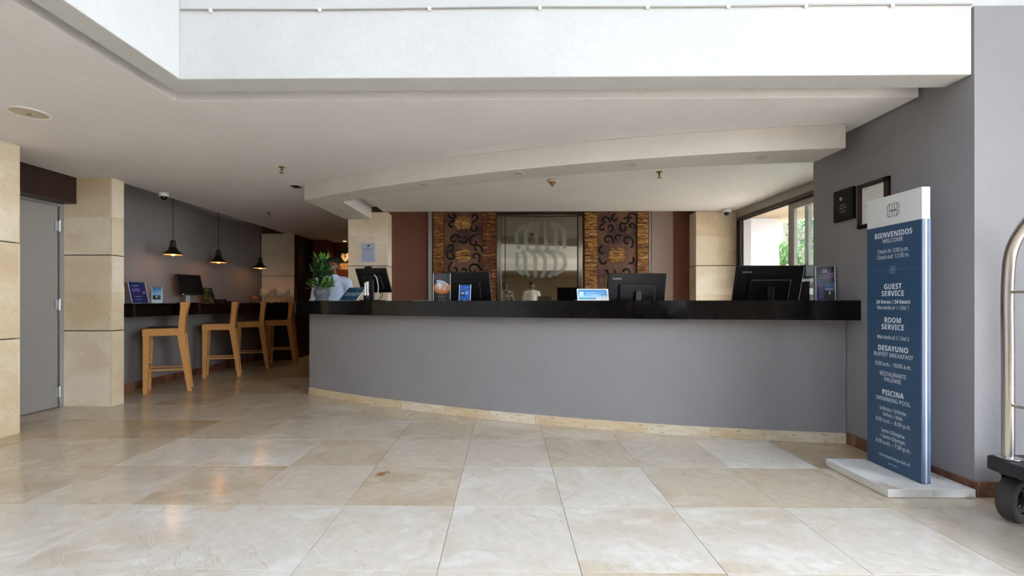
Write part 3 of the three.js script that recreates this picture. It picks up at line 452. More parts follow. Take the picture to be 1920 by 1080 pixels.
// ───────────────────────── luggage cart ─────────────────────────
{
  const t = thing('luggage_cart', 'steel birdcage luggage cart with a black deck beside the grey wall end', 'luggage cart', [2.82, 0, 1.88]);
  const hx = 0.32, hd = 0.53;
  const dsh = new THREE.Shape(), r = 0.05; dsh.moveTo(-hx + r, -hd); dsh.lineTo(hx - r, -hd); dsh.quadraticCurveTo(hx, -hd, hx, -hd + r); dsh.lineTo(hx, hd - r); dsh.quadraticCurveTo(hx, hd, hx - r, hd); dsh.lineTo(-hx + r, hd); dsh.quadraticCurveTo(-hx, hd, -hx, hd - r); dsh.lineTo(-hx, -hd + r); dsh.quadraticCurveTo(-hx, -hd, -hx + r, -hd);
  const dg = new THREE.ExtrudeGeometry(dsh, { depth: 0.052, bevelEnabled: true, bevelSize: 0.008, bevelThickness: 0.008, bevelOffset: -0.008, bevelSegments: 3, curveSegments: 8 }).rotateX(-Math.PI / 2).translate(0, 0.27, 0);
  mesh('deck', muv(dg), M.deckBlack, t);
  for (const s of [-1, 1]) {
    const x = s * 0.252, pts = [[x, 0.33, -0.47], [x, 0.8, -0.47], [x, 1.25, -0.47]]; for (let i = 1; i <= 11; i++) { const a = Math.PI * i / 12; pts.push([x, 1.28 + 0.42 * Math.sin(a), -0.47 * Math.cos(a)]); } pts.push([x, 1.25, 0.47], [x, 0.8, 0.47], [x, 0.33, 0.47]);
    mesh('hoop', tube(pts, 0.0245, 120, 16), M.steel, t);
    for (const y of [0.605, 1.18]) mesh('rail', cyl(0.009, 0.009, 0.94, 0, 0, 0, 12).rotateX(Math.PI / 2).translate(x, y, 0), M.steel, t);
    for (const e of [-1, 1]) mesh('post_flange', lathe([[0.024, 0.345], [0.03, 0.341], [0.052, 0.338], [0.054, 0.332], [0.024, 0.331]], 32).translate(x, 0, e * 0.47), M.steel, t);
  }
  mesh('hanging_bar', cyl(0.016, 0.016, 0.5, 0, 0, 0, 16).rotateZ(Math.PI / 2).translate(0, 1.69, 0), M.steel, t);
  for (const sx of [-1, 1]) for (const sz of [-1, 1]) {
    const w = mesh('caster', merge([rbox(0.1, 0.012, 0.1, 0.003, 0, 0.262, 0), cyl(0.022, 0.026, 0.03, 0, 0.243, 0, 20), rbox(0.05, 0.16, 0.008, 0.003, 0.01, 0.175, 0.046), rbox(0.05, 0.16, 0.008, 0.003, 0.01, 0.175, -0.046), rbox(0.07, 0.012, 0.1, 0.003, 0, 0.236, 0)]), M.blackPlastic, t);
    w.position.set(sx * 0.19, 0, sz * 0.49); w.rotation.y = 0.35;
    mesh('tyre', lathe([[0.066, -0.028], [0.085, -0.038], [0.103, -0.037], [0.111, -0.027], [0.1125, -0.0145], [0.1095, -0.013], [0.1125, -0.0115], [0.1135, 0], [0.1125, 0.0115], [0.1095, 0.013], [0.1125, 0.0145], [0.111, 0.027], [0.103, 0.037], [0.085, 0.038], [0.066, 0.028]], 48).rotateX(Math.PI / 2).translate(0, 0.1137, 0), M.rubber, w);
    for (const q of [-0.02, 0.02]) mesh('tread', merge(Array.from({ length: 44 }, (_, i) => rbox(0.006, 0.0035, 0.012, 0.001, 0, 0.1116, q).rotateZ(i / 44 * Math.PI * 2).translate(0, 0.1137, 0))), M.rubber, w).userData.kind = 'stuff';
    for (let i = 0; i < 5; i++) mesh('rim_bolt', cyl(0.006, 0.006, 0.01, 0, 0, 0, 6).rotateX(Math.PI / 2).translate(Math.cos(i * 1.2566) * 0.036, 0.1137 + Math.sin(i * 1.2566) * 0.036, 0.02), M.steel, w);
    mesh('hub', lathe([[0, -0.028], [0.02, -0.03], [0.022, -0.018], [0.05, -0.012], [0.062, -0.02], [0.067, -0.02], [0.067, 0.02], [0.062, 0.02], [0.05, 0.012], [0.022, 0.018], [0.02, 0.03], [0, 0.028]], 36).rotateX(Math.PI / 2).translate(0, 0.1137, 0), M.deckBlack, w);
    mesh('axle', cyl(0.009, 0.009, 0.115, 0, 0, 0, 10).rotateX(Math.PI / 2).translate(0, 0.1137, 0), M.steel, w);
  }
}

// ───────────────────────── framed pieces on the right wall ─────────────────────────
{
  const p = thing('award_plaque', 'black plaque with a small emblem and white lettering on the grey wall', 'plaque', [2.72, 1.78, 3.66], -Math.PI / 2);
  mesh('board', rbox(0.215, 0.25, 0.022, 0.003, 0, 0.125, 0.0115), M.plaqueBlack, p);
  sheet('lettering', 0.2, 0.235, canvasMat(200, 236, (c, w, h) => { c.fillStyle = '#0c0c0d'; c.fillRect(0, 0, w, h); c.fillStyle = '#c9c9c9'; c.fillRect(64, 52, 24, 26); c.fillStyle = '#0c0c0d'; c.fillRect(71, 60, 3, 13); c.fillRect(79, 58, 3, 13); c.fillRect(71, 65, 10, 2); smallPrint(c, 94, 66, 34, 7, '#8a8a8a'); smallPrint(c, 72, 122, 56, 10, '#bdbdbd'); smallPrint(c, 64, 146, 74, 10, '#bdbdbd'); smallPrint(c, 66, 166, 70, 8, '#a8a8a8'); smallPrint(c, 74, 180, 56, 8, '#a8a8a8'); }, { roughness: 0.8 }), p, 0, 0.0075, 0.0232);
  const f = thing('framed_certificate', 'dark red wooden frame with a white certificate, half behind the welcome totem', 'picture frame', [2.72, 1.685, 3.372], -Math.PI / 2);
  mesh('frame', merge([rbox(0.275, 0.03, 0.03, 0.004, 0, 0.015, 0.0155), rbox(0.275, 0.03, 0.03, 0.004, 0, 0.32, 0.0155), rbox(0.03, 0.335, 0.03, 0.004, -0.1225, 0.1675, 0.0155), rbox(0.03, 0.335, 0.03, 0.004, 0.1225, 0.1675, 0.0155)].map((g) => muv(g))), M.frameRed, f);
  sheet('certificate', 0.222, 0.28, canvasMat(222, 280, (c, w, h) => { c.fillStyle = '#e9e6e1'; c.fillRect(0, 0, w, h); smallPrint(c, 14, 24, 56, 9, '#6d6660'); c.fillStyle = '#b9b2aa'; for (const y of [48, 66, 130, 142, 154, 166]) c.fillRect(18, y, 170, 2); }, { roughness: 0.5 }), f, 0, 0.028, 0.012);
}

// ───────────────────────── woven columns, carved panels and glass on the back wall ─────────────────────────
{
  const weave = (x0, x1, y0, y1, tones = ['#4a2412', '#9a6228', '#c8934a', '#e8c88a']) => {                         // short reed strands, row upon row, around a half-round core
    const gs = [], R = (x1 - x0) / 2, base = new THREE.BoxGeometry(1, 1, 1), col = new THREE.Color();
    for (let y = y0; y < y1; y += 0.0088) { let x = x0 + rr(-0.003, 0.003); const row = rnd(); while (x < x1 - 0.008) {
      const w = Math.min(rr(0.02, 0.07), x1 - x), g = base.clone().scale(w - 0.0012, 0.0068, 0.01).rotateX(rr(-0.25, 0.25)).rotateZ(rr(-0.05, 0.05)), u = (x + w / 2 - (x0 + x1) / 2) / R; g.translate(x + w / 2, y + rr(-0.001, 0.001), 0.016 + 0.022 * Math.sqrt(Math.max(0, 1 - u * u * 0.9)) + rr(-0.003, 0.003));
      const k = rnd() * 0.6 + row * 0.4; col.setStyle(tones[k < 0.3 ? 0 : k < 0.58 ? 1 : k < 0.86 ? 2 : 3]); const n = g.attributes.position.count, a = new Float32Array(n * 3); for (let i = 0; i < n; i++) col.toArray(a, i * 3); g.setAttribute('color', new THREE.BufferAttribute(a, 3)); gs.push(g); x += w;
    } }
    return merge(gs);
  };
  const reedMat = std({ vertexColors: true, roughness: 0.65 }), D = 6.565;
  const hook = (cx, cy, s, rot, len = 1.5) => { const pts = []; for (let i = 0; i <= 16; i++) { const a = i / 16 * Math.PI * len, r = s * (1 - 0.72 * i / 16); pts.push([Math.cos(a) * r, Math.sin(a) * r, 0]); } pts.unshift([s, -s * 0.9, 0]); const g = tube(pts, 0.014, 40, 8); const p = g.attributes.position; for (let i = 0; i < p.count; i++) p.setZ(i, p.getZ(i) * 0.6); return g.rotateZ(rot).translate(cx, cy, 0.02); };
  const weaveCol = (x0, x1, label, tones) => { const t = thing('woven_column', label, 'wall decoration', [(x0 + x1) / 2, 0, D], 0, 'woven reed columns on the back wall'), w = x1 - x0; mesh('backing', rbox(w, 1.4, 0.02, 0.002, 0, 1.72, 0.01), M.blackMatt, t); stuff(mesh('reed_weave', weave(-w / 2 + 0.003, w / 2 - 0.003, 1.03, 2.42, tones), reedMat, t)); };
  weaveCol(-1.048, -0.895, 'woven reed column with shade in its brown tones, left of the carved panel behind the food poster', ['#3f1e10', '#84501f', '#a8732f', '#d0a862']); weaveCol(-0.336, -0.14, 'woven reed column with shade in its dark tones, between a carved panel and the left edge of the glass', ['#3a1810', '#6a3418', '#8f5a28', '#c89a58']); weaveCol(1.132, 1.318, 'woven golden reed column next to the right edge of the glass'); weaveCol(1.885, 2.052, 'woven golden reed column beside the plain brown wall strip');  // darker reed tones on the two left columns hold the shade there
  const carved = (x0, x1, label, suns, hooks) => {
    const t = thing('carved_panel', label, 'wall decoration', [(x0 + x1) / 2, 0, D]), w = x1 - x0; mesh('board', muv(rbox(w, 1.42, 0.02, 0.002, 0, 1.72, 0.01), 1, x0 * 3), std({ map: rep(artTex, 0.9, 0.7), roughness: 0.75, bumpMap: rep(plasterBump, 2), bumpScale: 0.002 }), t);
    for (const [y, s] of suns) { const g = weave(-s, s, y - s * 0.8, y + s * 0.8), p = g.attributes.position; stuff(mesh('reed_bundle', g, reedMat, t)); for (let i = 0; i < p.count; i++) p.setX(i, p.getX(i) * Math.sqrt(Math.max(0.15, 1 - ((p.getY(i) - y) / (s * 1.05)) ** 2))); }
    for (const h of hooks) mesh('scroll', hook(...h), M.iron, t);
  };
  carved(-0.892, -0.34, 'brown carved panel with dark scrolls and two reed bundles, behind the second monitor', [[2.27, 0.12], [1.80, 0.11]], [[-0.16, 2.24, 0.07, 0.4], [0.17, 2.2, 0.075, 2.4], [-0.15, 2.38, 0.05, 3.6], [0.16, 2.36, 0.055, 5.2], [-0.13, 2.03, 0.07, 1.0], [0.02, 2.04, 0.06, 4.2], [0.16, 2.0, 0.075, 2.2], [-0.19, 1.92, 0.055, 5.4], [0.2, 1.9, 0.06, 0.2], [-0.17, 1.8, 0.07, 2.8], [0.18, 1.78, 0.065, 6.0], [-0.13, 1.6, 0.085, 2.6, 1.7], [0.0, 1.58, 0.06, 4.6], [0.15, 1.6, 0.085, 0.6, 1.7], [-0.12, 1.44, 0.08, 1.0], [0.12, 1.43, 0.08, 4.0]]);
  carved(1.322, 1.88, 'brown carved panel with one reed sun and curled dark rays, behind the third monitor', [[1.80, 0.125]], [[-0.13, 2.02, 0.075, 0.2, 1.6], [0.15, 2.0, 0.085, -0.3, 1.7], [0.01, 2.04, 0.05, 1.4, 0.8], [-0.2, 1.86, 0.06, 2.4, 1.0], [0.21, 1.75, 0.06, -1.4, 0.7], [-0.18, 1.72, 0.06, 3.3, 1.0], [-0.06, 1.57, 0.07, 3.6, 1.2], [0.12, 1.56, 0.085, 4.6, 1.5], [-0.17, 2.3, 0.06, 0.4], [-0.03, 2.33, 0.05, 2.2], [0.12, 2.31, 0.06, 4.4], [0.2, 2.36, 0.05, 1.0], [-0.1, 2.2, 0.055, 5.2], [0.1, 2.19, 0.055, 3.0], [0.21, 2.22, 0.045, 0], [-0.21, 2.19, 0.045, 2]]);
  const gp = thing('glass_panel', 'bronze mirror glass panel with a large striped globe emblem', 'glass panel', [0.49, 0, D]);
  mesh('pane', rbox(1.10, 1.5, 0.008, 0.001, 0.0, 1.68, 0.008), M.bronzeGlass, gp);
  mesh('frame', merge([rbox(0.07, 1.5, 0.03, 0.003, -0.588, 1.68, 0.015), rbox(0.062, 1.5, 0.03, 0.003, 0.582, 1.68, 0.015), rbox(1.1, 0.03, 0.025, 0.003, 0, 2.395, 0.013)]), M.mirrorTrim, gp);
  mesh('inner_frame', merge([rbox(0.012, 1.45, 0.016, 0.002, -0.5, 1.67, 0.012), rbox(0.012, 1.45, 0.016, 0.002, 0.545, 1.67, 0.012)]), M.blackMatt, gp);
  const decal = std({ color: '#a9ada0', roughness: 0.6, transparent: true, opacity: 0.42 });
  for (const r of RIBS) {
    const q = new THREE.CatmullRomCurve3(r.map(([a, b]) => new THREE.Vector3(-0.367 + a * 0.757, 1.48 + b * 0.80, 0.0125))).getPoints(24), pos = [], idx = [];
    q.forEach((p, i) => { const a = q[Math.max(0, i - 1)], b = q[Math.min(24, i + 1)], n = new THREE.Vector3(-(b.y - a.y), b.x - a.x, 0).normalize().multiplyScalar(0.028); pos.push(p.x + n.x, p.y + n.y, p.z, p.x - n.x, p.y - n.y, p.z); if (i < 24) idx.push(2 * i, 2 * i + 1, 2 * i + 2, 2 * i + 1, 2 * i + 3, 2 * i + 2); });
    const g = new THREE.BufferGeometry(); g.setAttribute('position', new THREE.Float32BufferAttribute(pos, 3)); g.setIndex(idx); g.computeVertexNormals(); mesh('emblem_rib', g, decal, gp);
  }
  const st = thing('metal_strip', 'slim grey metal strip on the back wall beside the leftmost woven column', 'metal strip', [-1.09, 0, D]); mesh('strip', rbox(0.066, 1.5, 0.025, 0.003, 0, 1.68, 0.0125), M.aluDull, st); mesh('groove_cover', rbox(0.01, 1.5, 0.006, 0.001, 0.028, 1.68, 0.026), M.blackMatt, st);
  const st2 = copyOf(st, [2.075, 0, D], 0, 'slim pale metal strip on the back wall next to the plain brown wall'); st2.scale.x = 0.5;
}

// ───────────────────────── notices ─────────────────────────
{
  const n = thing('wall_notice', 'pale blue printed notice on the stone pillar above the tilted monitor', 'notice', [-1.935, 1.685, 6.352]);
  mesh('sheet', rbox(0.2, 0.275, 0.003, 0.001, 0, 0.1375, 0.0015), M.paper, n);
  sheet('print', 0.198, 0.273, canvasMat(200, 276, (c, w, h) => { c.fillStyle = '#aab2c6'; c.fillRect(0, 0, w, h); c.fillStyle = '#15151a'; c.beginPath(); c.moveTo(70, 52); c.lineTo(112, 26); c.lineTo(120, 30); c.lineTo(118, 58); c.lineTo(108, 60); c.lineTo(106, 42); c.lineTo(80, 60); c.fill(); smallPrint(c, 32, 92, 134, 16, '#4a4f66'); smallPrint(c, 34, 112, 112, 14, '#4a4f66'); for (let y = 140; y < 260; y += 13) smallPrint(c, 26, y, 120 + (y * 37) % 30, 7, '#727a92'); }), n, 0, 0.001, 0.0034);
  const a = thing('defibrillator_sign', 'dark green sign with a cream heart and lightning bolt in the corridor', 'sign', [-3.62, 2.01, 10.211]);
  mesh('plate', rbox(0.36, 0.31, 0.008, 0.002, 0, 0.155, 0.004), std({ color: '#10261a', roughness: 0.4 }), a);
  sheet('print', 0.355, 0.305, canvasMat(445, 305, (c, w, h) => { c.fillStyle = '#10251a'; c.fillRect(0, 0, w, h); c.fillStyle = '#eee2c4'; c.beginPath(); c.moveTo(212, 285); c.bezierCurveTo(90, 200, 62, 130, 110, 95); c.bezierCurveTo(150, 70, 195, 95, 212, 130); c.bezierCurveTo(230, 95, 275, 70, 315, 95); c.bezierCurveTo(362, 130, 334, 200, 212, 285); c.fill(); c.fillRect(372, 40, 14, 60); c.fillRect(349, 63, 60, 14); c.fillStyle = '#10251a'; c.beginPath(); c.moveTo(200, 105); c.lineTo(180, 175); c.lineTo(205, 172); c.lineTo(190, 245); c.lineTo(240, 150); c.lineTo(213, 154); c.lineTo(228, 105); c.fill(); }), a, 0, 0.0025, 0.0084);
  const b = thing('defibrillator_label', 'wide cream label with dark letters under the green heart sign', 'sign', [-3.62, 1.86, 10.211]);
  mesh('plate', rbox(0.36, 0.14, 0.006, 0.002, 0, 0.07, 0.003), M.ivory, b); sheet('print', 0.355, 0.136, canvasMat(445, 136, (c, w, h) => { c.fillStyle = '#d9bb86'; c.fillRect(0, 0, w, h); smallPrint(c, 130, 66, 200, 44, '#2a2018'); smallPrint(c, 90, 108, 270, 20, '#5a4630'); }), b, 0, 0.002, 0.0064);
  const k = thing('wall_cabinet', 'grey framed wall cabinet below the cream label in the corridor', 'cabinet', [-3.6, 1.25, 10.211]);
  mesh('case', rbox(0.5, 0.42, 0.12, 0.01, 0, 0.21, 0.06), M.aluDull, k); const kd = mesh('door', rbox(0.4, 0.32, 0.012, 0.004, 0, 0.21, 0.125), M.blackGloss, k); mesh('handle', rbox(0.02, 0.08, 0.02, 0.004, 0.17, 0.21, 0.14), M.steel, kd);
}

// ───────────────────────── monitors ─────────────────────────
// built looking at its back (+z); tilt leans the top towards +z
function monitor(label, pos, turn, w, h, lift, tilt, o = {}) {
  const t = thing('monitor', label, 'monitor', pos, turn);
  const tilted = (g) => g.rotateX(tilt).translate(0, lift + h / 2, 0);
  mesh('housing', tilted(rbox(w, h, 0.028, 0.008, 0, 0, 0)), M.blackPlastic, t);
  mesh('screen', tilted(rbox(w - 0.03, h - 0.035, 0.003, 0.001, 0, 0.004, -0.0146)), M.screenDark, t);
  mesh('back_cover', tilted(rbox(w * 0.62, h * 0.55, 0.03, 0.012, 0, -h * 0.06, 0.026)), o.lit ? M.blackMatt : M.blackPlastic, t);
  mesh('stand', merge([rbox(0.055, lift + h * 0.45, 0.03, 0.006, 0, (lift + h * 0.45) / 2, 0.055 - Math.sin(tilt) * 0.02), rbox(0.05, 0.05, 0.05, 0.006, 0, lift + h * 0.45, 0.04)]), o.pale ? M.aluDull : M.blackPlastic, t);
  mesh('foot', rbox(0.24, 0.012, 0.17, 0.005, 0, 0.006, 0.02), M.blackPlastic, t);
  if (o.brand) mesh('brand_lettering', tilted(new THREE.PlaneGeometry(0.115, 0.03).translate(-w * 0.34, h * 0.36, 0.0146)), canvasMat(230, 60, (c) => { c.fillStyle = '#0b0b0d'; c.fillRect(0, 0, 230, 60); c.fillStyle = '#d4d4d4'; c.font = 'bold 50px sans-serif'; c.fillText('Lenovo', 26, 47); }), t);
  if (o.line) mesh('cover_edge', tilted(rbox(w * 0.58, 0.004, 0.004, 0.001, 0, h * 0.185, 0.041)), M.aluDull, t);
  return t;
}
const TOP = 1.1402, SHELF = 1.0302;
{
  const m1 = monitor('black monitor with a white cable on the counter, in front of the stone pillar', [-1.555, TOP, 5.32], -0.25, 0.40, 0.315, 0.085, 0.5);
  mesh('webcam', rbox(0.09, 0.022, 0.03, 0.008, -0.02, 0.39, 0.09), M.blackPlastic, m1);
  mesh('white_cable', tube([[0.09, 0.30, 0.14], [0.13, 0.26, 0.16], [0.14, 0.16, 0.14], [0.12, 0.06, 0.12], [0.11, 0.006, 0.1]], 0.005, 30, 7), M.whitePlastic, m1);
  mesh('black_cable', tube([[0.0, 0.15, 0.07], [0.03, 0.06, 0.1], [0.06, 0.008, 0.1], [0.14, 0.02, 0.12], [0.18, 0.075, 0.11], [0.12, 0.1, 0.08]], 0.004, 36, 7), M.blackMatt, m1);
  monitor('black monitor seen from behind, between the food poster and the glass panel', [-0.43, SHELF, 5.0], -0.3, 0.56, 0.36, 0.075, 0.28);
  monitor('black monitor with pale lettering on its back, next to the beach picture card', [1.268, SHELF, 4.43], 0.06, 0.575, 0.36, 0.02, 0.2, { brand: true });
  monitor('large black monitor with pale lettering in front of the sliding window', [2.385, SHELF, 4.17], 0.0, 0.605, 0.405, 0.03, 0.27, { brand: true, line: true });
  const wm = monitor('small black monitor on the wall desk below the first pendant lamp', [-4.55, 1.1102, 6.47], Math.PI + 1.15, 0.35, 0.31, 0.11, 0.34, { pale: true });
  mesh('power_light', rbox(0.02, 0.012, 0.004, 0.001, 0.13, 0.128, -0.069), M.whitePlastic, wm);
}
// ───────────────────────── things on the counter ─────────────────────────
function standee(name, label, category, pos, turn, w, h, lean, draw, o = {}) {       // a print in a clear stand, leaning back
  const t = thing(name, label, category, pos, turn);
  const lay = (g) => g.rotateX(-lean).translate(0, 0.008 * Math.sin(lean), 0);
  mesh('print', lay(new THREE.PlaneGeometry(w, h).translate(0, h / 2 + 0.004, 0.0015)), canvasMat(Math.round(w * 1500), Math.round(h * 1500), draw, { roughness: 0.35 }), t);
  mesh('backing', lay(rbox(w, h, 0.0022, 0.0008, 0, h / 2 + 0.004, 0)), o.back || M.paper, t);
  if (o.clear !== false) { mesh('clear_holder', lay(rbox(w + 0.012, h + 0.008, 0.002, 0.0008, 0, h / 2 + 0.006, 0.0045)), M.acrylic, t); mesh('holder_edge', lay(merge([rbox(0.005, h + 0.008, 0.008, 0.001, -w / 2 - 0.004, h / 2 + 0.006, 0.001), rbox(0.005, h + 0.008, 0.008, 0.001, w / 2 + 0.004, h / 2 + 0.006, 0.001)])), o.edge || M.whitePlastic, t); }
  mesh('foot', rbox(w + 0.012, 0.004, Math.max(0.07, h * Math.sin(lean) * 0.62 + 0.03), 0.0015, 0, 0.002, -Math.max(0.03, h * Math.sin(lean) * 0.31)), o.footMat || M.acrylic, t);
  const zs = h * Math.sin(lean) * 0.62 + 0.012, hs = Math.min(h * 0.6, zs / Math.tan(lean) - 0.015);
  mesh('strut', rbox(w * 0.5, hs, 0.002, 0.0008, 0, hs / 2 + 0.002, -zs), o.strut || M.paper, t);
  return t;
}
const photoNoise = (c, w, h, n, cols, s0, s1) => { for (let i = 0; i < n; i++) { c.fillStyle = cols[Math.floor(rnd() * cols.length)]; c.beginPath(); c.ellipse(rnd() * w, rnd() * h, rr(s0, s1), rr(s0, s1) * 0.6, rnd() * 3, 0, 7); c.fill(); } };
{
  const d1 = standee('counter_card', 'slanted deep blue card with white handwritten lettering beside the potted plant', 'card stand', [-1.785, TOP, 5.085], 0.12, 0.34, 0.195, 0.72, (c, w, h) => {
    const g = c.createLinearGradient(0, 0, w, h); g.addColorStop(0, '#0d3f78'); g.addColorStop(1, '#1d6c9c'); c.fillStyle = g; c.fillRect(0, 0, w, h); c.fillStyle = '#f2f6fa'; c.textAlign = 'center'; c.font = 'italic bold ' + Math.round(h * 0.42) + 'px serif'; c.fillText('Suvenires', w * 0.52, h * 0.66, w * 0.86);
  });
  d1.rotation.y = -0.66;
  const pen = thing('card_terminal', 'small dark holder with white upright tubes beside the leaning monitor', 'holder', [-1.53, TOP, 4.97]);
  mesh('cup', lathe([[0, 0], [0.033, 0.001], [0.036, 0.06], [0.031, 0.062], [0.028, 0.012], [0, 0.01]], 28), M.blackPlastic, pen);
  for (const [x, z, h] of [[-0.016, 0.004, 0.19], [0.013, 0.006, 0.2], [0.0, -0.014, 0.2]]) mesh('tube', cyl(0.009, 0.009, h, x, 0.012 + h / 2, z, 14), M.whitePlastic, pen);
  standee('food_poster', 'upright poster in a clear holder showing a shrimp dish on an orange plate', 'poster stand', [-0.655, TOP, 4.63], 0.06, 0.165, 0.272, 0.03, (c, w, h) => {
    c.fillStyle = '#2d2422'; c.fillRect(0, 0, w, h); c.fillStyle = '#4a2430'; c.fillRect(0, 0, w * 0.4, h * 0.2); c.fillStyle = '#1d2c24'; c.fillRect(w * 0.4, 0, w * 0.6, h * 0.16);
    c.fillStyle = '#c9682c'; c.beginPath(); c.ellipse(w * 0.5, h * 0.52, w * 0.52, h * 0.24, 0, 0, 7); c.fill(); c.fillStyle = '#e08a44'; c.beginPath(); c.ellipse(w * 0.5, h * 0.50, w * 0.45, h * 0.19, 0, 0, 7); c.fill();
    c.save(); c.beginPath(); c.ellipse(w * 0.5, h * 0.46, w * 0.42, h * 0.17, 0, 0, 7); c.clip(); photoNoise(c, w, h * 0.7, 420, ['#d9582e', '#f0b48a', '#e9d8cc', '#c9774a', '#8d9aa8', '#f2e6da'], 5, 16); c.restore();
    c.fillStyle = '#b9c4d4'; c.beginPath(); c.ellipse(w * 0.45, h * 0.3, w * 0.3, h * 0.06, 0.2, 0, 7); c.fill(); c.fillStyle = '#f4e8dc'; c.beginPath(); c.ellipse(w * 0.35, h * 0.42, w * 0.13, h * 0.07, 0.6, 0, 7); c.fill();
    smallPrint(c, w * 0.28, h * 0.86, w * 0.46, h * 0.035, '#b9b4a0'); smallPrint(c, w * 0.32, h * 0.94, w * 0.38, h * 0.035, '#b9b4a0');
  });
  standee('blue_leaflet_stand', 'small bright blue leaflet stand in front of the second monitor', 'leaflet stand', [-0.412, TOP, 4.52], -0.2, 0.11, 0.155, 0.16, (c, w, h) => { c.fillStyle = '#1d5fc0'; c.fillRect(0, 0, w, h); photoNoise(c, w, h, 60, ['#2a6fd0', '#1a55b2', '#2f7ad8'], 8, 26); c.fillStyle = '#0d1d3a'; c.fillRect(w * 0.12, h * 0.42, w * 0.34, h * 0.3); c.fillStyle = '#f2f4f8'; c.fillRect(w * 0.2, h * 0.47, w * 0.18, h * 0.13); c.fillStyle = '#9fc1ee'; c.beginPath(); c.arc(w * 0.66, h * 0.52, w * 0.16, 0, 7); c.fill(); smallPrint(c, w * 0.4, h * 0.2, w * 0.4, h * 0.06, '#d6e6fa'); }, { back: M.whitePlastic });
  standee('beach_card', 'wide sky-blue beach picture card with a white border on the counter', 'card stand', [0.78, TOP, 4.06], 0.12, 0.288, 0.102, 0.2, (c, w, h) => {
    c.fillStyle = '#e6edf4'; c.fillRect(0, 0, w, h); c.save(); c.beginPath(); c.roundRect(14, 12, w - 28, h - 24, 22); c.clip(); const g = c.createLinearGradient(0, 0, 0, h); g.addColorStop(0, '#1470b8'); g.addColorStop(0.55, '#66b4e8'); g.addColorStop(0.8, '#cfe4f2'); c.fillStyle = g; c.fillRect(0, 0, w, h); c.fillStyle = '#19a3b8'; c.fillRect(0, h * 0.78, w * 0.6, h); c.fillStyle = '#d8c8b0'; c.beginPath(); c.moveTo(w * 0.4, h); c.lineTo(w, h * 0.72); c.lineTo(w, h); c.fill();
    c.strokeStyle = '#3a3a3a'; c.lineWidth = 3; for (const [x, y] of [[0.8, 0.5], [0.88, 0.42], [0.94, 0.56]]) { c.beginPath(); c.moveTo(w * x, h * 0.86); c.lineTo(w * x + 6, h * y); c.stroke(); for (let a = 0; a < 6; a++) { c.beginPath(); c.moveTo(w * x + 6, h * y); c.quadraticCurveTo(w * x + 6 + Math.cos(a) * 14, h * y - 8 + Math.sin(a) * 9, w * x + 6 + Math.cos(a) * 26, h * y + 8 + Math.sin(a) * 10); c.stroke(); } }
    c.restore(); c.fillStyle = '#bfe6f2'; c.fillRect(w * 0.075, h * 0.25, w * 0.13, h * 0.42); smallPrint(c, w * 0.3, h * 0.4, w * 0.3, h * 0.11, 'rgba(240,248,255,0.7)'); smallPrint(c, w * 0.3, h * 0.6, w * 0.36, h * 0.11, 'rgba(240,248,255,0.7)');
  }, { clear: false, back: M.whitePlastic, footMat: M.whitePlastic });
  standee('hotel_leaflet_stand', 'tall dark purple leaflet in a clear holder against the grey wall', 'leaflet stand', [2.615, TOP, 3.74], -0.28, 0.128, 0.275, 0.05, (c, w, h) => {
    c.fillStyle = '#15131f'; c.fillRect(0, 0, w, h); const g = c.createLinearGradient(0, h * 0.4, 0, h); g.addColorStop(0, '#20204a'); g.addColorStop(1, '#332a6a'); c.fillStyle = g; c.fillRect(0, h * 0.4, w * 0.45, h); c.fillStyle = '#3c5f96'; c.fillRect(w * 0.45, h * 0.5, w, h * 0.25); c.fillStyle = '#27301f'; c.fillRect(w * 0.45, h * 0.72, w, h * 0.3); c.fillStyle = '#7a4a78'; c.fillRect(w * 0.62, h * 0.17, w * 0.36, h * 0.17); drawLogo(c, w * 0.36, h * 0.07, w * 0.24, h * 0.12, '#cfcad8', 4); smallPrint(c, w * 0.2, h * 0.29, w * 0.48, h * 0.045, '#b9a8cc'); smallPrint(c, w * 0.2, h * 0.36, w * 0.42, h * 0.04, '#b9a8cc'); c.fillStyle = '#9a8fd0'; for (let y = 0.53; y < 0.95; y += 0.05) c.fillRect(w * 0.15, h * y, w * 0.24, h * 0.018); c.fillStyle = '#e8e2c0'; c.fillRect(w * 0.68, h * 0.74, w * 0.09, h * 0.09); c.fillStyle = '#c9d2e0'; c.fillRect(w * 0.47, h * 0.66, w * 0.45, h * 0.03);
  });
  const pr = thing('receipt_printer', 'black printer with a sheet of paper between the big monitor and the wall', 'printer', [2.98, SHELF, 4.50], 0.2);
  mesh('body', rbox(0.22, 0.30, 0.22, 0.012, 0, 0.15, 0), M.blackPlastic, pr); mesh('top_unit', rbox(0.2, 0.12, 0.18, 0.01, 0.0, 0.40, -0.03), M.blackPlastic, pr); mesh('paper_sheet', rbox(0.19, 0.003, 0.15, 0.001).rotateX(0.3).rotateZ(0.3).translate(-0.01, 0.335, 0.05), M.paper, pr); mesh('label_plate', rbox(0.075, 0.06, 0.004, 0.001, -0.065, 0.2, 0.111), M.aluDull, pr);
  const tray = thing('paper_slip', 'thin white paper slip lying on the counter by the food poster', 'paper', [-0.86, TOP, 4.68], 0.1); mesh('sheet', rbox(0.2, 0.003, 0.1, 0.001, 0, 0.0015, 0), M.paper, tray);
}
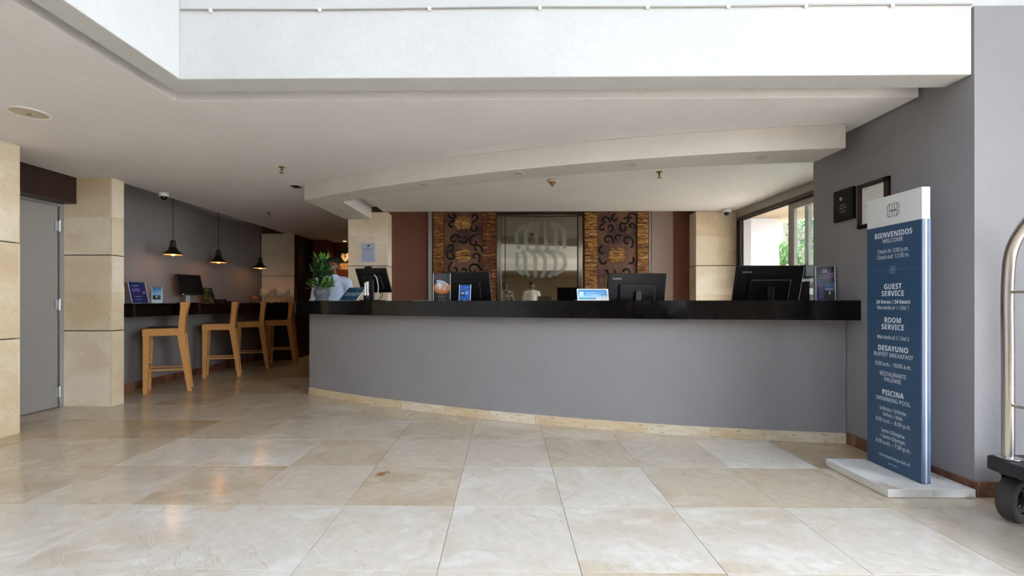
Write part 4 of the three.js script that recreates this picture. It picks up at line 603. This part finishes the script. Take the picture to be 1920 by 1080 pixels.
// potted plant
{
  const t = thing('potted_plant', 'leafy green plant in a round carved grey stone pot on the counter', 'plant', [-2.217, TOP, 5.44]);
  mesh('pot', lathe([[0, 0], [0.078, 0], [0.084, 0.008], [0.08, 0.022], [0.066, 0.03], [0.082, 0.05], [0.096, 0.085], [0.094, 0.12], [0.08, 0.15], [0.084, 0.165], [0.082, 0.172], [0.072, 0.168], [0.07, 0.15], [0, 0.148]], 48), M.potStone, t);
  mesh('soil', cyl(0.069, 0.069, 0.008, 0, 0.152, 0, 28), M.soil, t);
  const leafG = (() => { const s = new THREE.Shape(); s.moveTo(0, 0); s.bezierCurveTo(0.03, 0.0, 0.042, 0.035, 0.03, 0.06); s.bezierCurveTo(0.02, 0.085, 0.006, 0.1, 0, 0.115); s.bezierCurveTo(-0.006, 0.1, -0.02, 0.085, -0.03, 0.06); s.bezierCurveTo(-0.042, 0.035, -0.03, 0, 0, 0); const g = new THREE.ShapeGeometry(s, 5), p = g.attributes.position; for (let i = 0; i < p.count; i++) p.setZ(i, Math.abs(p.getX(i)) * 0.35 - (p.getY(i) / 0.115) ** 2 * 0.03); g.computeVertexNormals(); return g; })();
  const stems = [];
  for (let i = 0; i < 150; i++) {
    const h = i < 116 ? rr(0.19, 0.53) : rr(0.155, 0.24), a = rnd() * Math.PI * 2, r = h < 0.25 ? rr(0.06, 0.125) : rr(0.02, 0.105) * (h > 0.45 ? 0.6 : 1), x = Math.cos(a) * r, z = Math.sin(a) * r;
    stems.push(tube([[x * 0.2, 0.15, z * 0.2], [x * 0.5, 0.15 + (h - 0.15) * 0.65, z * 0.5], [x, h, z]], 0.002, 6, 4));
    const l = mesh('leaf', leafG, h < 0.23 || h > 0.5 ? M.leafLight : rnd() < 0.5 ? M.leaf : M.leafDark, t); l.position.set(x, h, z); l.rotation.set(0, Math.PI / 2 - a + rr(-0.5, 0.5), 0); l.rotateX(rr(0.5, 2.2)); l.scale.set(rr(0.5, 0.8), rr(0.55, 0.9), 0.8);
  }
  mesh('stem', merge(stems), M.leafDark, t);
  const big = mesh('leaf', leafG, M.leaf, t); big.position.set(0.085, 0.235, 0.06); big.rotation.set(2.5, 0, -0.5); big.scale.setScalar(1.15);
  const fl = mesh('flower', leafG, std({ color: '#d8905f', roughness: 0.6, side: THREE.DoubleSide }), t); fl.position.set(-0.03, 0.46, 0.05); fl.scale.setScalar(0.6);
}
// ───────────────────────── things on the wall desk ─────────────────────────
{
  const DT = 1.1103;
  standee('pink_leaflet', 'narrow white and pink leaflet holder beside the pillar on the wall desk', 'leaflet stand', [-4.62, DT, 5.36], 0.75, 0.085, 0.19, 0.08, (c, w, h) => { c.fillStyle = '#d8cfd0'; c.fillRect(0, 0, w, h); c.fillStyle = '#c04a5a'; c.fillRect(0, 0, w, h * 0.2); c.fillStyle = '#8a7a80'; c.fillRect(w * 0.15, h * 0.45, w * 0.6, h * 0.3); });
  standee('blue_flyer', 'leaning navy blue flyer in a clear holder on the wall desk', 'flyer stand', [-4.53, DT, 5.57], 1.15, 0.175, 0.275, 0.35, (c, w, h) => { c.fillStyle = '#161d5c'; c.fillRect(0, 0, w, h); smallPrint(c, w * 0.12, h * 0.2, w * 0.42, h * 0.06, '#c9cfe8'); smallPrint(c, w * 0.2, h * 0.72, w * 0.45, h * 0.055, '#c9cfe8'); smallPrint(c, w * 0.2, h * 0.85, w * 0.4, h * 0.045, '#c9cfe8'); c.fillStyle = '#7a5a98'; c.fillRect(w * 0.12, h * 0.3, w * 0.5, h * 0.16); c.fillStyle = '#c99a88'; c.beginPath(); c.arc(w * 0.84, h * 0.5, w * 0.09, 0, 7); c.fill(); });
  standee('sky_leaflet', 'small leaflet with a blue sky picture, alone in the middle of the wall desk', 'leaflet stand', [-4.56, DT, 5.87], 0.5, 0.1, 0.205, 0.06, (c, w, h) => { const g = c.createLinearGradient(0, 0, 0, h); g.addColorStop(0, '#2f6fa8'); g.addColorStop(0.5, '#a9cfe0'); g.addColorStop(1, '#e2e6dc'); c.fillStyle = g; c.fillRect(0, 0, w, h); c.fillStyle = '#1d2226'; c.fillRect(w * 0.05, h * 0.5, w * 0.85, h * 0.28); c.fillStyle = '#f2f2ea'; c.beginPath(); c.arc(w * 0.45, h * 0.6, w * 0.1, 0, 7); c.fill(); });
  standee('picture_stand', 'dark picture stand with a yellow-green fruit print next to the wall monitor', 'picture stand', [-4.52, DT, 6.90], 1.25, 0.16, 0.25, 0.42, (c, w, h) => { c.fillStyle = '#15160f'; c.fillRect(0, 0, w, h); photoNoise(c, w * 0.8, h, 60, ['#8f9a3a', '#5a6a2a', '#2a2f18', '#b0a850'], 8, 30); }, { edge: M.blackPlastic });
  const tel = thing('telephone', 'flat black telephone lying on the wall desk behind the picture stand', 'telephone', [-4.5, DT, 7.2], 1.2); mesh('body', rbox(0.2, 0.03, 0.2, 0.008, 0, 0.015, 0), M.blackPlastic, tel); mesh('handset', merge([rbox(0.045, 0.025, 0.2, 0.01, -0.06, 0.05, 0), rbox(0.05, 0.03, 0.05, 0.01, -0.06, 0.038, 0.075), rbox(0.05, 0.03, 0.05, 0.01, -0.06, 0.038, -0.075)]), M.blackPlastic, tel);
  const fishG = (l, h, w) => { const g = new THREE.SphereGeometry(0.5, 36, 24), p = g.attributes.position; for (let i = 0; i < p.count; i++) { const x = p.getX(i); p.setXYZ(i, x * l, p.getY(i) * h * (1 - 0.15 * (x + 0.5)), p.getZ(i) * w); } g.computeVertexNormals(); return g; };
  const tail = (l, h) => { const s = new THREE.Shape(); s.moveTo(0, -h * 0.18); s.lineTo(l, -h * 0.5); s.quadraticCurveTo(l * 0.7, 0, l, h * 0.5); s.lineTo(0, h * 0.18); s.lineTo(0, -h * 0.18); return new THREE.ExtrudeGeometry(s, { depth: 0.012, bevelEnabled: true, bevelSize: 0.004, bevelThickness: 0.004, bevelSegments: 2 }).translate(0, 0, -0.006); };
  const fish = (label, x, d, y, l, h, w, mat, mat2, turn = 0) => {
    const t = thing('fish_sculpture', label, 'sculpture', [x, DT, d], turn, 'painted fish on pins');
    mesh('base', muv(rbox(l * 0.9, 0.022, 0.09, 0.004, 0, 0.011, 0)), M.lightWood, t); mesh('pin', cyl(0.004, 0.004, y, 0, 0.02 + y / 2, 0, 10), M.steel, t);
    mesh('body', fishG(l, h, w).translate(0, y + h / 2, 0), mat, t); mesh('head', fishG(l * 0.5, h * 0.9, w * 1.06).translate(-l * 0.25, y + h / 2, 0), mat2, t); mesh('tail', tail(l * 0.2, h * 0.55).translate(l * 0.46, y + h / 2, 0), mat2, t); mesh('eye', new THREE.SphereGeometry(0.012, 14, 10).translate(-l * 0.34, y + h * 0.6, w * 0.42), M.blackGloss, t);
  };
  fish('round blue and cream fish sculpture on a pin, beside the far stone pier', -4.60, 8.58, 0.1, 0.19, 0.19, 0.07, M.fishCream, M.fishBlue);
  fish('long blue and cream fish sculpture on a pin, in front of the far stone pier', -4.30, 8.6, 0.105, 0.27, 0.2, 0.08, M.fishCream, M.fishBlue);
  fish('small coral-coloured fish sculpture next to the round fish', -4.715, 8.42, 0.05, 0.1, 0.085, 0.04, M.fishOrange, M.fishOrange);
}

// ───────────────────────── receptionist ─────────────────────────
function skinOf(bones, lo, hi, n, k = 0.02, bumps) {           // a smooth surface around tapered bones
  const mc = new MarchingCubes(n, new THREE.MeshBasicMaterial(), false, false, 120000), F = mc.field, sx = [0, 1, 2].map((i) => hi[i] - lo[i]);
  for (let z = 0, q = 0; z < n; z++) for (let y = 0; y < n; y++) for (let x = 0; x < n; x++, q++) {
    const P = [lo[0] + sx[0] * x / n, lo[1] + sx[1] * y / n, lo[2] + sx[2] * z / n]; let d = 9;
    for (const [a, b, ra, rb, fz = 1] of bones) {
      const ab = [b[0] - a[0], b[1] - a[1], (b[2] - a[2]) / fz], ap = [P[0] - a[0], P[1] - a[1], (P[2] - a[2]) / fz], L = ab[0] ** 2 + ab[1] ** 2 + ab[2] ** 2, t = L > 0 ? cl((ap[0] * ab[0] + ap[1] * ab[1] + ap[2] * ab[2]) / L) : 0;
      const e = Math.hypot(ap[0] - ab[0] * t, ap[1] - ab[1] * t, ap[2] - ab[2] * t) - (ra + (rb - ra) * t), h = cl(0.5 + 0.5 * (d - e) / k); d = d + (e - d) * h - k * h * (1 - h);
    }
    F[q] = -d;
  }
  mc.isolation = 0; mc.update(); const c = mc.count, g = new THREE.BufferGeometry(), p = mc.positionArray.slice(0, c * 3), nn = mc.normalArray.slice(0, c * 3);
  for (let i = 0; i < c; i++) for (let j = 0; j < 3; j++) p[i * 3 + j] = lo[j] + sx[j] * (p[i * 3 + j] + 1) / 2;
  g.setAttribute('position', new THREE.BufferAttribute(p, 3)); g.setAttribute('normal', new THREE.BufferAttribute(nn, 3)); g.computeVertexNormals(); return g;
}
{
  // faces +z; arms bent, hands on a hidden desk edge
  const t = thing('person', 'man in a pale blue shirt and glasses standing behind the potted plant', 'person', [-2.40, 0, 6.25], 0.12);
  const arm = (s) => [[[s * 0.19, 1.40, 0], [s * 0.25, 1.12, 0.0], 0.055, 0.043], [[s * 0.25, 1.12, 0.0], [s * 0.17, 1.03, 0.24], 0.042, 0.03]];
  const leg = (s) => [[[s * 0.09, 0.92, 0], [s * 0.10, 0.5, 0.01], 0.085, 0.06], [[s * 0.10, 0.5, 0.01], [s * 0.105, 0.09, -0.02], 0.056, 0.04], [[s * 0.105, 0.05, -0.03], [s * 0.12, 0.035, 0.15], 0.04, 0.033]];
  const torso = [[[0, 0.95, 0], [0, 1.15, 0], 0.145, 0.135, 0.72], [[0, 1.15, 0], [0, 1.33, 0], 0.14, 0.155, 0.7], [[-0.13, 1.40, 0], [0.13, 1.40, 0], 0.07, 0.07, 0.9], [[0, 1.40, 0], [0, 1.52, 0.015], 0.06, 0.055]];
  const bodyG = skinOf([...torso, ...arm(1), ...arm(-1), ...leg(1), ...leg(-1)], [-0.36, -0.02, -0.26], [0.36, 1.6, 0.36], 96, 0.03);
  const hand = (s) => { const w = [s * 0.17, 1.03, 0.24], B = [[w, [s * 0.155, 1.02, 0.31], 0.026, 0.03, 1]]; for (let f = 0; f < 4; f++) { const x = s * (0.128 + f * 0.02), l = [0.07, 0.082, 0.078, 0.06][f]; B.push([[x, 1.022, 0.32], [x - s * 0.004, 1.018, 0.32 + l * 0.55], 0.0095, 0.009], [[x - s * 0.004, 1.018, 0.32 + l * 0.55], [x - s * 0.006, 1.0, 0.32 + l], 0.009, 0.0075]); } B.push([[s * 0.13, 1.02, 0.27], [s * 0.1, 1.012, 0.315], 0.013, 0.01], [[s * 0.1, 1.012, 0.315], [s * 0.095, 1.008, 0.345], 0.01, 0.008]); return skinOf(B, [Math.min(s * 0.06, s * 0.24), 0.96, 0.19], [Math.max(s * 0.06, s * 0.24), 1.07, 0.42], 56, 0.006); };
  const headG = skinOf([[[0, 1.50, 0.01], [0, 1.56, 0.02], 0.055, 0.055], [[0, 1.63, -0.012], [0, 1.625, 0.012], 0.088, 0.082, 1.12], [[0, 1.54, 0.05], [0, 1.56, 0.045], 0.042, 0.05], [[0, 1.6, 0.102], [0, 1.572, 0.116], 0.009, 0.015], [[-0.035, 1.62, 0.088], [0.035, 1.62, 0.088], 0.013, 0.013], [[-0.024, 1.538, 0.088], [0.024, 1.538, 0.088], 0.008, 0.008], [[-0.024, 1.525, 0.086], [0.024, 1.525, 0.086], 0.009, 0.009], [[-0.092, 1.575, 0], [-0.093, 1.61, -0.008], 0.013, 0.017], [[0.092, 1.575, 0], [0.093, 1.61, -0.008], 0.013, 0.017]], [-0.13, 1.42, -0.16], [0.13, 1.76, 0.16], 84, 0.018);
  mesh('body', merge([bodyG, headG, hand(1), hand(-1)]), M.skin, t);
  const grow = (B, e) => B.map(([a, b, r, q, f]) => [a, b, r + e, q + e, f]);
  const shirtArm = (s) => [arm(s)[0], [[s * 0.25, 1.12, 0.0], [s * 0.21, 1.075, 0.12], 0.046, 0.04]];
  mesh('shirt', skinOf(grow([...torso.slice(0, 3), [[0, 1.40, 0], [0, 1.465, 0.008], 0.07, 0.058], ...shirtArm(1), ...shirtArm(-1)], 0.014), [-0.37, 0.8, -0.24], [0.37, 1.56, 0.32], 88, 0.03), M.shirt, t);
  mesh('trousers', skinOf(grow([[[0, 0.93, 0], [0, 0.98, 0], 0.14, 0.14, 0.72], ...leg(1).slice(0, 2), ...leg(-1).slice(0, 2)], 0.013), [-0.26, 0.02, -0.2], [0.26, 1.04, 0.22], 72, 0.025), M.trousers, t);
  mesh('hair', skinOf([[[0, 1.668, -0.028], [0, 1.66, -0.005], 0.088, 0.082, 1.1], [[0, 1.6, -0.06], [0, 1.64, -0.05], 0.06, 0.08]], [-0.13, 1.5, -0.17], [0.13, 1.78, 0.13], 56, 0.02), M.hair, t);
  for (const s of [-1, 1]) mesh('eye', new THREE.SphereGeometry(0.011, 14, 10).translate(s * 0.033, 1.604, 0.087), M.whitePlastic, t);
  const gl = mesh('glasses', merge([-1, 1].flatMap((s) => [new THREE.TorusGeometry(0.025, 0.0025, 8, 28).scale(1.1, 0.8, 1).translate(s * 0.034, 1.604, 0.112), tube([[s * 0.061, 1.608, 0.11], [s * 0.09, 1.61, 0.05], [s * 0.095, 1.61, 0.0]], 0.002, 10, 6)]).concat([tube([[-0.008, 1.606, 0.112], [0, 1.609, 0.116], [0.008, 1.606, 0.112]], 0.0022, 8, 6)])), M.steel, t);
  for (const s of [-1, 1]) mesh('lens', cyl(0.024, 0.024, 0.0012, 0, 0, 0, 24).rotateX(Math.PI / 2).scale(1.1, 0.8, 1).translate(s * 0.034, 1.604, 0.112), M.glass, gl);
  const shoe = (s) => skinOf([[[s * 0.105, 0.05, -0.04], [s * 0.122, 0.045, 0.16], 0.05, 0.042]], [s * 0.11 - 0.09, 0.0, -0.12], [s * 0.11 + 0.09, 0.13, 0.24], 36, 0.01);
  for (const s of [-1, 1]) mesh('shoe', shoe(s), M.blackPlastic, t);
}

// two visitors behind the viewpoint, seen only mirrored in the glass panel
{
  const src = scene.getObjectByName('person'), dress = (o, m) => o.traverse((c) => { if (c.name === 'shirt') c.material = m; });
  dress(copyOf(src, [0.80, 0, -1.0], Math.PI - 0.1, 'man in a plain white shirt, mirrored in the middle of the glass panel'), M.whitePlastic);
  const pm = std({ map: tex(128, (u, v) => { const a = fbm(u, v, 12, 2, 801); return a > 0.55 ? [226, 220, 200] : a > 0.42 ? [120, 108, 84] : [70, 64, 52]; }), roughness: 0.85 });
  const p2 = copyOf(src, [-0.03, 0, -1.15], Math.PI + 0.1, 'man in a patterned shirt, mirrored at the edge of the glass panel'); dress(p2, pm);
  p2.traverse((c) => { if (c.name === 'shirt') c.geometry = muv(c.geometry.clone(), 2.5); });
}

// ───────────────────────── garden outside ─────────────────────────
{
  const lf = (() => { const s = new THREE.Shape(); s.moveTo(0, 0); s.quadraticCurveTo(0.035, 0.06, 0, 0.15); s.quadraticCurveTo(-0.035, 0.06, 0, 0); return new THREE.ShapeGeometry(s, 4); })();
  const o = new THREE.Object3D(), c = new THREE.Color();
  const shrub = (label, x, d, h, r, n, cols) => {
    const t = thing('shrub', label, 'shrub', [x, -0.05, d], 0, 'shrubs in the garden outside the sliding window'), im = new THREE.InstancedMesh(lf, M.outLeaf, n); im.name = 'foliage'; im.castShadow = im.receiveShadow = true;
    for (let i = 0; i < n; i++) { const a = rnd() * 6.283, u = Math.sqrt(rnd()), y = rr(0.1, 1), w = r * u * (1.05 - 0.75 * Math.abs(y - 0.45)); o.position.set(Math.cos(a) * w, y * h, Math.sin(a) * w); o.rotation.set(rr(-1.2, 1.2), a, rr(-1, 1)); o.scale.setScalar(rr(0.6, 1.3)); o.updateMatrix(); im.setMatrixAt(i, o.matrix); im.setColorAt(i, c.setStyle(cols[Math.floor(rnd() * cols.length)])); }
    t.add(stuff(im)); mesh('stem', merge([0, 1, 2, 3].map((k) => tube([[0, 0, 0], [Math.cos(k * 1.6) * r * 0.3, h * 0.4, Math.sin(k * 1.6) * r * 0.3], [Math.cos(k * 1.6) * r * 0.5, h * 0.8, Math.sin(k * 1.6) * r * 0.5]], 0.02, 10, 6))), M.trunk, t);
  };
  shrub('dense mid-green shrub just past the white terrace wall', 6.1, 10.2, 1.9, 0.75, 1800, ['#ffffff', '#b9d89a', '#88b070', '#dff0b8']);
  shrub('yellow-green low shrub seen through the open half of the window', 5.55, 9.2, 2.3, 0.6, 2000, ['#f4ffb8', '#e0f0a0', '#c0e088']);
  shrub('tall bright shrub behind the glass sash', 7.4, 9.6, 3.0, 1.1, 3200, ['#d8f0c0', '#ffffff', '#a8d088']);
  shrub('tall dark green shrub along the garden wall', 8.6, 12.4, 3.4, 1.3, 3000, ['#90b080', '#c8e0a8', '#709060']);
  shrub('broad shrub close to the terrace edge', 6.3, 7.4, 2.3, 0.8, 2000, ['#e8f8c8', '#b8d898', '#ffffff']);
  const pt = thing('palm_tree', 'leaning palm tree with a pale trunk in the garden', 'palm tree', [7.1, -0.05, 11.6]);
  mesh('trunk', tube([[0.5, 0, 0], [0.2, 1.2, 0.1], [-0.15, 2.4, 0], [-0.25, 3.4, 0]], 0.13, 30, 12), M.trunk, pt);
  const fr = (() => { const gs = [], at = (u) => [0, 0.4 * u - 0.95 * u * u, u * 1.6]; gs.push(tube([0, 0.25, 0.5, 0.75, 1].map(at), 0.008, 12, 5));
    for (let i = 1; i <= 22; i++) for (const s of [-1, 1]) { const u = i / 22, [, y, z] = at(u), l = 0.42 * Math.sin(Math.PI * (0.15 + 0.8 * u)), g = new THREE.BufferGeometry(); g.setAttribute('position', new THREE.Float32BufferAttribute([0, y, z - 0.014, 0, y, z + 0.014, s * l * 0.8, y - l * 0.35, z + l * 0.5], 3)); g.setAttribute('uv', new THREE.Float32BufferAttribute([0, 0, 1, 0, 0.5, 1], 2)); g.computeVertexNormals(); gs.push(g); }
    return merge(gs); })();
  for (let k = 0; k < 11; k++) { const f = mesh('frond', fr, M.outLeaf, pt); f.position.set(-0.25, 3.4, 0); f.rotation.y = k * 0.571; f.rotateX(rr(-0.5, 0.2)); }
}

renderer.render(scene, camera);
